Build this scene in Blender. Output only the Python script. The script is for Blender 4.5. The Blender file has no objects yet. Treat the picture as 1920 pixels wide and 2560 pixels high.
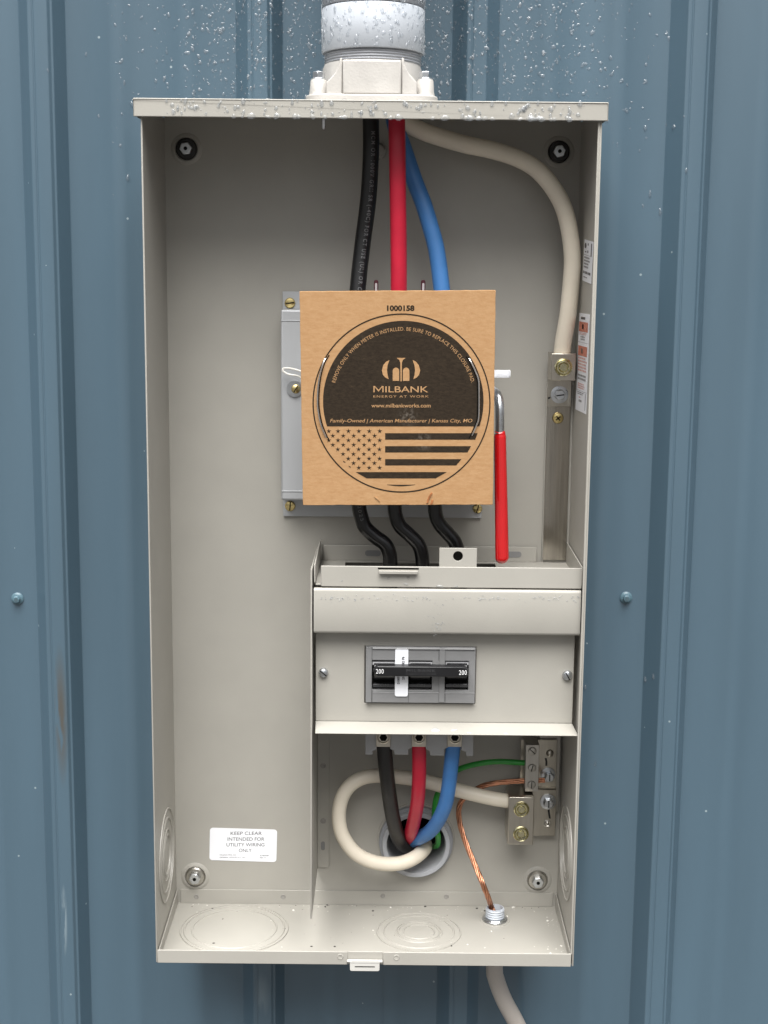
import bpy, math, random
from mathutils import Vector, Matrix
R = random.Random(7)
SC = bpy.context.scene
COL = SC.collection

# ------------------------------------------------------------------ camera
CAM = Vector((0.01574, -1.4914, 0.70004)); PITCH, YAW, ROLL, F = 0.16677, -0.00031, 0.00967, 3526.85
FW = Vector((math.sin(YAW)*math.cos(PITCH), math.cos(YAW)*math.cos(PITCH), -math.sin(PITCH)))
_r = Vector((math.cos(YAW), -math.sin(YAW), 0)); _u = _r.cross(FW)
RT = math.cos(ROLL)*_r + math.sin(ROLL)*_u; UP = -math.sin(ROLL)*_r + math.cos(ROLL)*_u
cd = bpy.data.cameras.new('camera'); cam = bpy.data.objects.new('camera', cd); COL.objects.link(cam)
M = Matrix((RT, UP, -FW)).transposed().to_4x4(); M.translation = CAM; cam.matrix_world = M
cd.sensor_fit = 'HORIZONTAL'; cd.sensor_width = 36; cd.lens = 36*F/1920; cd.clip_start = .01; cd.clip_end = 500
SC.camera = cam

# ------------------------------------------------------------------ world, sun, exposure
SUN_EL, SUN_AZ = 63, 184          # azimuth measured clockwise from +Y (into the wall)
w = bpy.data.worlds.new('World'); SC.world = w; w.use_nodes = True
nt = w.node_tree; bg = nt.nodes['Background']
sky = nt.nodes.new('ShaderNodeTexSky'); sky.sky_type = 'NISHITA'; sky.sun_disc = False
sky.sun_elevation = math.radians(SUN_EL); sky.sun_rotation = math.radians(SUN_AZ)
sky.air_density = 1.0; sky.dust_density = 4.0; sky.ozone_density = 1.0
hs = nt.nodes.new('ShaderNodeHueSaturation'); hs.inputs['Saturation'].default_value = .16
nt.links.new(sky.outputs[0], hs.inputs['Color']); # overcast dome: brightness climbs from a dim horizon to the zenith
tcw = nt.nodes.new('ShaderNodeTexCoord'); sx = nt.nodes.new('ShaderNodeSeparateXYZ'); nt.links.new(tcw.outputs['Generated'], sx.inputs[0])
cr = nt.nodes.new('ShaderNodeMapRange'); cr.inputs['From Min'].default_value = 0; cr.inputs['From Max'].default_value = .85
cr.inputs['To Min'].default_value = .26; cr.inputs['To Max'].default_value = 1.1; nt.links.new(sx.outputs[2], cr.inputs[0])
vm = nt.nodes.new('ShaderNodeVectorMath'); vm.operation = 'SCALE'; nt.links.new(hs.outputs[0], vm.inputs[0]); nt.links.new(cr.outputs[0], vm.inputs['Scale'])
nt.links.new(vm.outputs[0], bg.inputs[0])
bg.inputs[1].default_value = .05
sl = bpy.data.lights.new('sun', 'SUN'); sl.energy = 1.5; sl.angle = math.radians(54); sl.color = (1, .985, .96)
so = bpy.data.objects.new('sun', sl); COL.objects.link(so)
el, az = math.radians(SUN_EL), math.radians(SUN_AZ)
sd = Vector((math.sin(az)*math.cos(el), math.cos(az)*math.cos(el), math.sin(el)))
so.rotation_euler = sd.to_track_quat('Z', 'Y').to_euler(); so.location = (0, -3, 5)
vs = SC.view_settings; vs.view_transform = 'Standard'; vs.look = 'None'; vs.gamma = 1; vs.use_curve_mapping = False
vs.exposure = 2.08
SC.render.engine = 'CYCLES'; SC.render.resolution_x = 768; SC.render.resolution_y = 1024
try:
    SC.cycles.max_bounces = 10; SC.cycles.transmission_bounces = 8; SC.cycles.caustics_refractive = True
except Exception: pass

# ------------------------------------------------------------------ projection from photo pixels onto real planes
def ray(px, py):
    return (FW + RT*((px-960)/F) - UP*((py-1280)/F))
def hit(px, py, p0, n):
    d = ray(px, py); t = (Vector(p0)-CAM).dot(Vector(n))/d.dot(Vector(n)); return CAM + d*t
def P(px, py, Y=0.0): return hit(px, py, (0, Y, 0), (0, 1, 0))
def PX(px, py, X): return hit(px, py, (X, 0, 0), (1, 0, 0))
def PZ(px, py, Z): return hit(px, py, (0, 0, Z), (0, 0, 1))
def crop(x0, y0, s): return lambda u, v, Y=0.0: P(x0+u/s, y0+v/s, Y)
C1 = crop(300, 0, 1.276); C3 = crop(1150, 700, 2.95); C4 = crop(740, 1250, 2.183); C5 = crop(740, 1800, 2.183)
C6 = crop(340, 1950, 2.513); CB = crop(880, 1580, 4.879); C7 = crop(1150, 1800, 4.1475); CH = crop(740, 0, 4.366)
def rect(m, u0, v0, u1, v1, Y):
    um, vm = (u0+u1)/2, (v0+v1)/2
    return m(u0, vm, Y).x, m(u1, vm, Y).x, m(um, v1, Y).z, m(um, v0, Y).z      # x0,x1,z0,z1
def plen(px, Y=-.1): return px/F*(Y-CAM.y)*1.01

# ------------------------------------------------------------------ materials
def mat(name, col, rough=.45, metal=0., noise=None, bump=None, coat=0., crough=.1, spec=.5, var=.06, nscale=40, stretch=(1, 1, 1)):
    m = bpy.data.materials.new(name); m.use_nodes = True; t = m.node_tree; b = t.nodes['Principled BSDF']
    b.inputs['Roughness'].default_value = rough; b.inputs['Metallic'].default_value = metal
    b.inputs['Coat Weight'].default_value = coat; b.inputs['Coat Roughness'].default_value = crough
    b.inputs['Specular IOR Level'].default_value = spec
    tc = t.nodes.new('ShaderNodeTexCoord'); mp = t.nodes.new('ShaderNodeMapping'); mp.inputs['Scale'].default_value = stretch
    t.links.new(tc.outputs['Object'], mp.inputs['Vector'])
    n = t.nodes.new('ShaderNodeTexNoise'); n.inputs['Scale'].default_value = nscale; n.inputs['Detail'].default_value = 6
    t.links.new(mp.outputs[0], n.inputs['Vector'])
    r = t.nodes.new('ShaderNodeValToRGB'); r.color_ramp.elements[0].position = .3; r.color_ramp.elements[1].position = .7
    r.color_ramp.elements[0].color = [c*(1-var) for c in col]+[1]; r.color_ramp.elements[1].color = [min(1, c*(1+var)) for c in col]+[1]
    t.links.new(n.outputs[0], r.inputs[0]); t.links.new(r.outputs[0], b.inputs['Base Color'])
    mr = t.nodes.new('ShaderNodeMapRange'); mr.inputs['To Min'].default_value = max(.02, rough*.8); mr.inputs['To Max'].default_value = min(1, rough*1.25)
    n2 = t.nodes.new('ShaderNodeTexNoise'); n2.inputs['Scale'].default_value = nscale*.35; n2.inputs['Detail'].default_value = 4
    t.links.new(mp.outputs[0], n2.inputs['Vector']); t.links.new(n2.outputs[0], mr.inputs[0]); t.links.new(mr.outputs[0], b.inputs['Roughness'])
    if bump:
        n3 = t.nodes.new('ShaderNodeTexNoise'); n3.inputs['Scale'].default_value = bump[0]; n3.inputs['Detail'].default_value = 3
        t.links.new(mp.outputs[0], n3.inputs['Vector'])
        bp = t.nodes.new('ShaderNodeBump'); bp.inputs['Strength'].default_value = 1; bp.inputs['Distance'].default_value = bump[1]
        t.links.new(n3.outputs[0], bp.inputs['Height']); t.links.new(bp.outputs[0], b.inputs['Normal'])
    return m
BEIGE = (.345, .331, .296)
m_beige = mat('beige_powder_coat', BEIGE, .42, nscale=16, var=.04, bump=(900, .00006))
m_weld = mat('spot_weld_paint', (.26, .25, .23), .4)
m_pad_grey = mat('galvanised_grey', (.42, .43, .44), .5, .35, nscale=30, var=.06, stretch=(1, 1, .2))
m_zinc = mat('zinc_plate', (.62, .64, .66), .28, 1., nscale=120, var=.12, bump=(500, .0001))
m_nickel = mat('tin_plated_aluminium', (.50, .465, .40), .3, 1., nscale=200, var=.08, stretch=(1, 1, .1), bump=(300, .00006))
m_nickel_d = mat('dull_plated_metal', (.46, .44, .40), .36, 1., nscale=200, var=.08, stretch=(1, 1, .15))
m_alu = mat('aluminium_bar', (.44, .41, .36), .2, 1., nscale=260, var=.18, stretch=(1, 1, .04), bump=(60, .0003))
m_brass = mat('yellow_zinc_brass', (.78, .62, .28), .2, 1., nscale=140, var=.15)
m_olive = mat('yellow_chromate', (.62, .58, .38), .2, 1., nscale=140, var=.12)
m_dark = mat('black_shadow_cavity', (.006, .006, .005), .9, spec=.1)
m_black = mat('black_plastic', (.007, .007, .008), .3, nscale=60, var=.2)
m_blackcable = mat('black_cable_jacket', (.005, .005, .0055), .4, nscale=80, var=.25, bump=(250, .00015))
m_blackwet = mat('wet_black_cable_jacket', (.003, .003, .0035), .3, coat=.35, crough=.08, spec=.3, nscale=80, var=.25, bump=(90, .0003))
m_dusty = mat('scuffed_black_cable', (.009, .008, .0075), .42, nscale=70, var=.7, bump=(220, .0003), stretch=(1, 1, .3))
m_red = mat('red_cable_jacket', (.47, .012, .036), .33, nscale=50, var=.08, bump=(200, .0001))
m_blue = mat('blue_cable_jacket', (.048, .175, .43), .42, nscale=50, var=.08, bump=(200, .0001))
m_white = mat('cream_cable_jacket', (.70, .635, .52), .42, nscale=22, var=.08, bump=(120, .00015))
m_green = mat('green_cable_jacket', (.02, .25, .03), .3, nscale=60, var=.1)
m_copper = mat('bare_copper', (.52, .25, .15), .36, 1., nscale=180, var=.3)
m_grip = mat('red_vinyl_grip', (.46, .004, .007), .08, coat=1, nscale=40, var=.05, bump=(60, .0002))
m_plgrey = mat('grey_moulded_plastic', (.19, .19, .19), .42, nscale=60, var=.06)
m_plgrey2 = mat('light_grey_moulded_plastic', (.32, .32, .32), .42, nscale=60, var=.06)
m_plgrey3 = mat('pale_moulded_plastic', (.42, .42, .43), .4)
m_pvcm = mat('mid_grey_pvc', (.37, .38, .40), .4, nscale=40, var=.05)
m_gasket = mat('rubber_gasket', (.018, .017, .016), .5)
m_pvc = mat('grey_pvc', (.27, .28, .30), .35, nscale=40, var=.04)
m_pvcw = mat('pale_grey_pvc', (.47, .50, .54), .4, nscale=40, var=.03)
m_hub = mat('cast_aluminium', (.50, .48, .45), .5, .2, nscale=55, var=.08, bump=(420, .00018))
m_label = mat('white_label_paper', (.80, .81, .84), .4, nscale=20, var=.015)
m_ink = mat('black_label_ink', (.05, .05, .055), .5)
m_inkg = mat('grey_label_ink', (.22, .21, .21), .5)
m_pink = mat('faded_red_ink', (.62, .33, .30), .5)
m_orange = mat('orange_warning_ink', (.50, .15, .09), .5, nscale=400, var=.4)
m_whiteink = mat('white_ink', (.8, .8, .8), .5)
m_emb = mat('embossed_black', (.05, .05, .052), .22)
m_maroon = mat('maroon_plastic', (.09, .02, .03), .4)
m_clip = mat('pale_clip_plastic', (.62, .58, .58), .4)
m_staple = mat('silver_wire', (.72, .72, .72), .25, 1., nscale=60, var=.1)
m_marker = mat('black_marker_ink', (.008, .008, .008), .5)
m_wht = mat('white_paint_hasp', (.52, .51, .48), .4, nscale=60, var=.04)
m_rust = mat('brown_torn_paper', (.30, .11, .035), .8, nscale=300, var=.4)
m_whwire = mat('white_wire', (.70, .68, .63), .35)
m_pipe = mat('dusty_beige_conduit', (.44, .40, .36), .55, nscale=18, var=.12, bump=(80, .0004), stretch=(1, 1, .25))
m_screwblue = mat('blue_painted_screw', (.085, .15, .185), .35, nscale=90, var=.15)

def card_material():
    m = mat('brown_cardboard', (.41, .25, .115), .85, nscale=260, var=.07, bump=(420, .00012), spec=.2)
    t = m.node_tree; b = t.nodes['Principled BSDF']
    tc = t.nodes.new('ShaderNodeTexCoord'); mp = t.nodes.new('ShaderNodeMapping'); mp.inputs['Scale'].default_value = (1, 1, 3.)
    n = t.nodes.new('ShaderNodeTexNoise'); n.inputs['Scale'].default_value = 130; n.inputs['Detail'].default_value = 8; n.inputs['Roughness'].default_value = .7
    t.links.new(tc.outputs['Object'], mp.inputs[0]); t.links.new(mp.outputs[0], n.inputs['Vector'])
    r = t.nodes.new('ShaderNodeValToRGB'); r.color_ramp.elements[0].position = .36; r.color_ramp.elements[1].position = .66
    r.color_ramp.elements[0].color = (.375, .213, .099, 1); r.color_ramp.elements[1].color = (.435, .264, .133, 1)
    t.links.new(n.outputs[0], r.inputs[0]); t.links.new(r.outputs[0], b.inputs['Base Color'])
    return m
m_card = card_material()

def print_material():
    m = mat('worn_black_print', (.035, .028, .02), .7, spec=.1)
    t = m.node_tree; b = t.nodes['Principled BSDF']
    tc = t.nodes.new('ShaderNodeTexCoord'); mp = t.nodes.new('ShaderNodeMapping'); mp.inputs['Scale'].default_value = (1, 1, 2.2)
    t.links.new(tc.outputs['Object'], mp.inputs[0])
    n = t.nodes.new('ShaderNodeTexNoise'); n.inputs['Scale'].default_value = 220; n.inputs['Detail'].default_value = 9; n.inputs['Roughness'].default_value = .8
    t.links.new(mp.outputs[0], n.inputs['Vector'])
    r = t.nodes.new('ShaderNodeValToRGB'); cr = r.color_ramp
    cr.elements[0].position = .4; cr.elements[0].color = (.022, .016, .011, 1)
    cr.elements[1].position = .80; cr.elements[1].color = (.26, .17, .09, 1)
    e = cr.elements.new(.64); e.color = (.040, .029, .019, 1)
    t.links.new(n.outputs[0], r.inputs[0])
    # two chalky scuffs
    prev = r.outputs[0]
    for (cx, cz, rad) in SMUDGES:
        vm = t.nodes.new('ShaderNodeVectorMath'); vm.operation = 'DISTANCE'; vm.inputs[1].default_value = (cx, 0, cz)
        sp = t.nodes.new('ShaderNodeVectorMath'); sp.operation = 'MULTIPLY'; sp.inputs[1].default_value = (1, 0, 1)
        t.links.new(tc.outputs['Object'], sp.inputs[0]); t.links.new(sp.outputs[0], vm.inputs[0])
        mr = t.nodes.new('ShaderNodeMapRange'); mr.inputs['From Min'].default_value = rad; mr.inputs['From Max'].default_value = rad*.1
        t.links.new(vm.outputs['Value'], mr.inputs[0])
        mu = t.nodes.new('ShaderNodeMath'); mu.operation = 'MULTIPLY'
        nn = t.nodes.new('ShaderNodeTexNoise'); nn.inputs['Scale'].default_value = 330; nn.inputs['Detail'].default_value = 8
        t.links.new(tc.outputs['Object'], nn.inputs['Vector'])
        m2 = t.nodes.new('ShaderNodeMapRange'); m2.inputs['From Min'].default_value = .45; m2.inputs['From Max'].default_value = .65; m2.inputs['To Max'].default_value = .22
        t.links.new(nn.outputs[0], m2.inputs[0]); t.links.new(mr.outputs[0], mu.inputs[0]); t.links.new(m2.outputs[0], mu.inputs[1])
        mx = t.nodes.new('ShaderNodeMixRGB'); mx.inputs[2].default_value = (.45, .40, .34, 1)
        t.links.new(mu.outputs[0], mx.inputs[0]); t.links.new(prev, mx.inputs[1]); prev = mx.outputs[0]
    t.links.new(prev, b.inputs['Base Color'])
    return m

def siding_material(scuffs):
    m = mat('blue_painted_steel', (.064, .110, .147), .42, nscale=5, var=.07, bump=(7, .0009), coat=.7, crough=.2, stretch=(3, 1, .35))
    t = m.node_tree; b = t.nodes['Principled BSDF']
    prev = b.inputs['Base Color'].links[0].from_socket
    tc = t.nodes.new('ShaderNodeTexCoord')
    # sparse pale specks
    vo = t.nodes.new('ShaderNodeTexVoronoi'); vo.inputs['Scale'].default_value = 28
    t.links.new(tc.outputs['Object'], vo.inputs['Vector'])
    lt = t.nodes.new('ShaderNodeMath'); lt.operation = 'LESS_THAN'; lt.inputs[1].default_value = .035
    t.links.new(vo.outputs['Distance'], lt.inputs[0])
    mx = t.nodes.new('ShaderNodeMixRGB'); mx.inputs[2].default_value = (.32, .38, .40, 1)
    ml = t.nodes.new('ShaderNodeMath'); ml.operation = 'MULTIPLY'; ml.inputs[1].default_value = .8
    t.links.new(lt.outputs[0], ml.inputs[0])
    t.links.new(ml.outputs[0], mx.inputs[0]); t.links.new(prev, mx.inputs[1]); prev = mx.outputs[0]
    for (c, sx, sz, col, th, scl) in scuffs:
        sub = t.nodes.new('ShaderNodeVectorMath'); sub.operation = 'SUBTRACT'; sub.inputs[1].default_value = c
        dv = t.nodes.new('ShaderNodeVectorMath'); dv.operation = 'MULTIPLY'; dv.inputs[1].default_value = (1/sx, 0, 1/sz)
        ln = t.nodes.new('ShaderNodeVectorMath'); ln.operation = 'LENGTH'
        t.links.new(tc.outputs['Object'], sub.inputs[0]); t.links.new(sub.outputs[0], dv.inputs[0]); t.links.new(dv.outputs[0], ln.inputs[0])
        mr = t.nodes.new('ShaderNodeMapRange'); mr.inputs['From Min'].default_value = 1; mr.inputs['From Max'].default_value = .2
        t.links.new(ln.outputs['Value'], mr.inputs[0])
        mp = t.nodes.new('ShaderNodeMapping'); mp.inputs['Scale'].default_value = (1, 1, .12)
        nn = t.nodes.new('ShaderNodeTexNoise'); nn.inputs['Scale'].default_value = scl; nn.inputs['Detail'].default_value = 6
        t.links.new(tc.outputs['Object'], mp.inputs[0]); t.links.new(mp.outputs[0], nn.inputs['Vector'])
        m2 = t.nodes.new('ShaderNodeMapRange'); m2.inputs['From Min'].default_value = th; m2.inputs['From Max'].default_value = th+.06; m2.inputs['To Max'].default_value = .85
        t.links.new(nn.outputs[0], m2.inputs[0])
        mu = t.nodes.new('ShaderNodeMath'); mu.operation = 'MULTIPLY'
        t.links.new(mr.outputs[0], mu.inputs[0]); t.links.new(m2.outputs[0], mu.inputs[1])
        mx = t.nodes.new('ShaderNodeMixRGB'); mx.inputs[2].default_value = col+(1,)
        t.links.new(mu.outputs[0], mx.inputs[0]); t.links.new(prev, mx.inputs[1]); prev = mx.outputs[0]
    t.links.new(prev, b.inputs['Base Color'])
    return m

def water_material():
    m = bpy.data.materials.new('water'); m.use_nodes = True; b = m.node_tree.nodes['Principled BSDF']
    t = m.node_tree; t.nodes.remove(b); out = t.nodes['Material Output']
    tr = t.nodes.new('ShaderNodeBsdfTransparent'); tr.inputs[0].default_value = (.97, .98, .99, 1)
    gl = t.nodes.new('ShaderNodeBsdfGlossy'); gl.inputs['Roughness'].default_value = .27
    df = t.nodes.new('ShaderNodeBsdfDiffuse'); df.inputs[0].default_value = (.8, .82, .84, 1)  # white share painted in for the light that drops would focus
    lw = t.nodes.new('ShaderNodeLayerWeight'); lw.inputs['Blend'].default_value = .35
    mr = t.nodes.new('ShaderNodeMapRange'); mr.inputs['To Min'].default_value = .05; mr.inputs['To Max'].default_value = .32
    t.links.new(lw.outputs['Facing'], mr.inputs[0])
    rp = t.nodes.new('ShaderNodeValToRGB'); rp.color_ramp.elements[0].position = .30; rp.color_ramp.elements[0].color = (.98, .99, 1, 1)
    rp.color_ramp.elements[1].position = .75; rp.color_ramp.elements[1].color = (.50, .52, .54, 1)  # dark drop rims painted into the tint in place of refraction
    t.links.new(lw.outputs['Facing'], rp.inputs[0]); t.links.new(rp.outputs[0], tr.inputs[0])
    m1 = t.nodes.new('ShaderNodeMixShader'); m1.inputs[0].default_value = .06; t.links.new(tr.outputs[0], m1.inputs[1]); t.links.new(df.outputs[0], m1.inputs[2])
    mx = t.nodes.new('ShaderNodeMixShader'); t.links.new(mr.outputs[0], mx.inputs[0])
    t.links.new(m1.outputs[0], mx.inputs[1]); t.links.new(gl.outputs[0], mx.inputs[2]); t.links.new(mx.outputs[0], out.inputs[0])
    return m
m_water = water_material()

# ------------------------------------------------------------------ geometry helpers
class MB:
    def __init__(s): s.v = []; s.f = []
    def add(s, vs_, fs):
        o = len(s.v); s.v += [Vector(v) for v in vs_]; s.f += [tuple(i+o for i in f) for f in fs]; return s
    def box(s, x0, x1, y0, y1, z0, z1):
        v = [(x, y, z) for x in (x0, x1) for y in (y0, y1) for z in (z0, z1)]
        return s.add(v, [(0, 1, 3, 2), (4, 6, 7, 5), (0, 4, 5, 1), (2, 3, 7, 6), (0, 2, 6, 4), (1, 5, 7, 3)])
    def prism(s, pts, off):                      # pts: planar 3D outline, extruded by vector off
        n = len(pts); a = [Vector(p) for p in pts]; b = [p+Vector(off) for p in a]
        return s.add(a+b, [tuple(range(n))[::-1], tuple(range(n, 2*n))]+[(i, (i+1) % n, n+(i+1) % n, n+i) for i in range(n)])
    def sheet(s, pts): return s.add(pts, [tuple(range(len(pts)))])
    def lathe(s, prof, c, ax=(0, -1, 0), n=40, close=False, sx=None):   # prof (r, h) along axis ax from c
        ax = Vector(ax).normalized(); c = Vector(c)
        a = Vector((1, 0, 0)) if abs(ax.x) < .9 else Vector((0, 0, 1))
        a = (a-ax*a.dot(ax)).normalized(); b = ax.cross(a); o = len(s.v)
        for (r, h) in prof:
            for k in range(n):
                th = 2*math.pi*(k+.5)/n; s.v.append(c+ax*h+(a*math.cos(th)+b*math.sin(th))*max(r, 1e-5))
        for i in range(len(prof)-1):
            for k in range(n):
                k2 = (k+1) % n; s.f.append((o+i*n+k, o+i*n+k2, o+(i+1)*n+k2, o+(i+1)*n+k))
        if not close:
            if prof[0][0] > 1e-4: s.f.append(tuple(o+k for k in range(n))[::-1])
            if prof[-1][0] > 1e-4: s.f.append(tuple(o+(len(prof)-1)*n+k for k in range(n)))
        return s
    def tube(s, path, r, n=20, cap=True):
        fr = frames(path); o = len(s.v); rr = r if isinstance(r, (list, tuple)) else [r]*len(path)
        for (p, t, a, b), q in zip(fr, rr):
            for k in range(n):
                th = 2*math.pi*k/n; s.v.append(p+(a*math.cos(th)+b*math.sin(th))*q)
        for i in range(len(path)-1):
            for k in range(n):
                k2 = (k+1) % n; s.f.append((o+i*n+k, o+i*n+k2, o+(i+1)*n+k2, o+(i+1)*n+k))
        if cap:
            s.f.append(tuple(o+k for k in range(n))[::-1]); s.f.append(tuple(o+(len(path)-1)*n+k for k in range(n)))
        return s
    def grid(s, xs, zs, skip, y0, y1):          # plate in XZ with rectangular holes; y0 front, y1 back
        nx, nz = len(xs), len(zs); o = len(s.v)
        for y in (y0, y1):
            for z in zs:
                for x in xs: s.v.append(Vector((x, y, z)))
        id_ = lambda i, j, k: o+k*nx*nz+j*nx+i
        cells = {(i, j) for i in range(nx-1) for j in range(nz-1) if (i, j) not in skip}
        for (i, j) in cells:
            s.f.append((id_(i, j, 0), id_(i+1, j, 0), id_(i+1, j+1, 0), id_(i, j+1, 0)))
            s.f.append((id_(i, j, 1), id_(i, j+1, 1), id_(i+1, j+1, 1), id_(i+1, j, 1)))
            for (di, dj, a, b) in ((-1, 0, (i, j+1), (i, j)), (1, 0, (i+1, j), (i+1, j+1)), (0, -1, (i, j), (i+1, j)), (0, 1, (i+1, j+1), (i, j+1))):
                if (i+di, j+dj) not in cells:
                    s.f.append((id_(*a, 0), id_(*a, 1), id_(*b, 1), id_(*b, 0)))
        return s
    def build(s, name, m, parent=None, bevel=0, ang=35, seg=2, loc=None, doubles=True):
        import bmesh
        org = ORG.get(parent.name, Vector()) if parent else (Vector(loc) if loc else Vector((0, 0, 0)))
        me = bpy.data.meshes.new(name); me.from_pydata([v-org for v in s.v], [], s.f); me.update()
        bm = bmesh.new(); bm.from_mesh(me)
        if doubles: bmesh.ops.remove_doubles(bm, verts=bm.verts, dist=1e-7)
        if any(len(f.verts) > 2 for f in bm.faces) and bevel: bmesh.ops.recalc_face_normals(bm, faces=bm.faces)
        if name == 'raindrops': bmesh.ops.recalc_face_normals(bm, faces=bm.faces)
        bm.to_mesh(me); bm.free()
        me.materials.append(m)
        for p in me.polygons: p.use_smooth = True
        me.set_sharp_from_angle(angle=math.radians(ang))
        o = bpy.data.objects.new(name, me); COL.objects.link(o)
        if parent: o.parent = parent
        else: o.location = org
        ORG[o.name] = org
        if bevel:
            bv = o.modifiers.new('bevel', 'BEVEL'); bv.width = bevel; bv.segments = seg; bv.limit_method = 'ANGLE'; bv.angle_limit = math.radians(40)
        return o
ORG = {}
def plate_round_hole(x0, x1, z0, z1, cx, cz, r, y0, y1, n_=64):
    def edge_pt(t):
        dx, dz = math.cos(t), math.sin(t); f = 1e9
        if dx > 1e-6: f = min(f, (x1-cx)/dx)
        if dx < -1e-6: f = min(f, (x0-cx)/dx)
        if dz > 1e-6: f = min(f, (z1-cz)/dz)
        if dz < -1e-6: f = min(f, (z0-cz)/dz)
        return Vector((cx+dx*f, y0, cz+dz*f))
    angs = sorted([2*math.pi*k/n_ for k in range(n_)]+[math.atan2(zz-cz, xx-cx) % (2*math.pi) for xx in (x0, x1) for zz in (z0, z1)])
    inn = [Vector((cx+r*math.cos(t), y0, cz+r*math.sin(t))) for t in angs]; oo = [edge_pt(t) for t in angs]
    N = len(angs); off = Vector((0, y1-y0, 0)); F_ = []
    for k in range(N):
        j = (k+1) % N
        F_ += [(k, j, N+j, N+k), (2*N+k, 3*N+k, 3*N+j, 2*N+j), (k, 2*N+k, 2*N+j, j), (N+k, N+j, 3*N+j, 3*N+k)]
    return MB().add(inn+oo+[p+off for p in inn]+[p+off for p in oo], F_)
def frames(path):
    path = [Vector(p) for p in path]; out = []; n = len(path)
    a = None
    for i in range(n):
        t = (path[min(i+1, n-1)]-path[max(i-1, 0)]).normalized()
        if a is None:
            a = Vector((0, -1, 0)) if abs(t.y) < .9 else Vector((1, 0, 0))
        a = (a-t*a.dot(t)).normalized(); out.append((path[i], t, a, t.cross(a)))
    return out
def smooth(pts, k=10):
    pts = [Vector(p) for p in pts]; q = [2*pts[0]-pts[1]]+pts+[2*pts[-1]-pts[-2]]; out = []
    for i in range(1, len(q)-2):
        for j in range(k):
            t = j/k; a, b, c, d = q[i-1:i+3]
            out.append(.5*((2*b)+(-a+c)*t+(2*a-5*b+4*c-d)*t*t+(-a+3*b-3*c+d)*t**3))
    out.append(pts[-1]); return out
def tag(o, label=None, cat=None, group=None, kind=None):
    if label: o['label'] = label
    if cat: o['category'] = cat
    if group: o['group'] = group
    if kind: o['kind'] = kind
    return o
def thing(name, label, cat, loc, group=None):
    o = bpy.data.objects.new(name, None); COL.objects.link(o); o.location = loc; o.empty_display_size = .02
    ORG[o.name] = Vector(loc); return tag(o, label, cat, group)

_tcache = {}
def text2d(s, bold=0.0, shear=0.0, sp=1.0):
    key = (s, bold, shear, sp)
    if key in _tcache: return _tcache[key]
    c = bpy.data.curves.new('t', 'FONT'); c.body = s; c.size = 1; c.offset = bold; c.shear = shear; c.space_character = sp
    c.fill_mode = 'FRONT'; c.resolution_u = 4
    o = bpy.data.objects.new('t', c); me = bpy.data.meshes.new_from_object(o)
    v = [(p.co.x, p.co.y) for p in me.vertices]; f = [tuple(p.vertices) for p in me.polygons]
    bpy.data.objects.remove(o); bpy.data.curves.remove(c); bpy.data.meshes.remove(me)
    x0 = min(p[0] for p in v); x1 = max(p[0] for p in v)
    _tcache[key] = ([((p[0]-x0)/(x1-x0), p[1]/.73) for p in v], f)      # x 0..1, y 0..1 = cap height
    return _tcache[key]
def add_text(mb, s, fn, bold=0., shear=0., sp=1.):
    v, f = text2d(s, bold, shear, sp); mb.add([fn(x, y) for x, y in v], f)
def rrect(x0, x1, z0, z1, r, y, n=5):
    out = []
    for (cx, cz, a) in ((x1-r, z1-r, 0), (x0+r, z1-r, 90), (x0+r, z0+r, 180), (x1-r, z0+r, 270)):
        for k in range(n+1):
            t = math.radians(a+90*k/n); out.append(Vector((cx+r*math.cos(t), y, cz+r*math.sin(t))))
    return out
def hexprof(mb, c, r, h, ax=(0, -1, 0), rot=0, n=6):
    ax = Vector(ax).normalized(); a = Vector((1, 0, 0)); a = (a-ax*a.dot(ax)).normalized(); b = ax.cross(a); c = Vector(c)
    pts = [c+(a*math.cos(math.radians(rot+60*k))+b*math.sin(math.radians(rot+60*k)))*r for k in range(n)]
    mb.prism(pts, ax*h)

# ------------------------------------------------------------------ ground (outside the frame; reflects in the paint)
tag(MB().add([(-60, -60, -1.25), (60, -60, -1.25), (60, 2, -1.25), (-60, 2, -1.25)], [(0, 1, 2, 3)]).build('ground', mat('gravel', (.07, .067, .063), .9, nscale=3, var=.25)), kind='structure')

# ------------------------------------------------------------------ blue ribbed steel wall
YPAN, YTOP = .023, .0012
PITCHX, BASE, TOPW = .2233, .048, .020
XR1 = P(197, 1300, YPAN).x - BASE/2
def wall_profile():
    pts = []
    for k in range(-3, 8):
        c = XR1+k*PITCHX; s = (BASE-TOPW)/2; h = YPAN-YTOP
        b0, b1 = c-BASE/2, c+BASE/2
        pts += [(b0, YPAN), (b0+s, YTOP), (c-TOPW/2+.004, YTOP), (c-TOPW/2+.0052, YTOP+.0012), (c-TOPW/2+.0064, YTOP),
                (b1-s, YTOP)]
        if k in (0, 1, 3): pts += [(b1-s+.0025, YTOP+.0034), (b1-s+.0045, YTOP+.0034)]     # overlapping sheet edge
        pts += [(b1, YPAN)]
        mid = c+PITCHX/2
        for sgn in (-1, 1):
            mc = mid+sgn*.0358
            pts += [(mc-.0125, YPAN), (mc-.0080, YPAN-.0030), (mc+.0080, YPAN-.0030), (mc+.0125, YPAN)]
    return pts
def wallY(x):
    for (a, ya), (b, yb) in zip(WP, WP[1:]):
        if a <= x <= b and b > a: return ya+(yb-ya)*(x-a)/(b-a), math.atan2(yb-ya, b-a)
    return YPAN, 0
HOLE = P(1040, 2101, -.0016); HR = plen(79, 0)       # where the load cables leave through the wall
WP = wall_profile()
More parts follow.
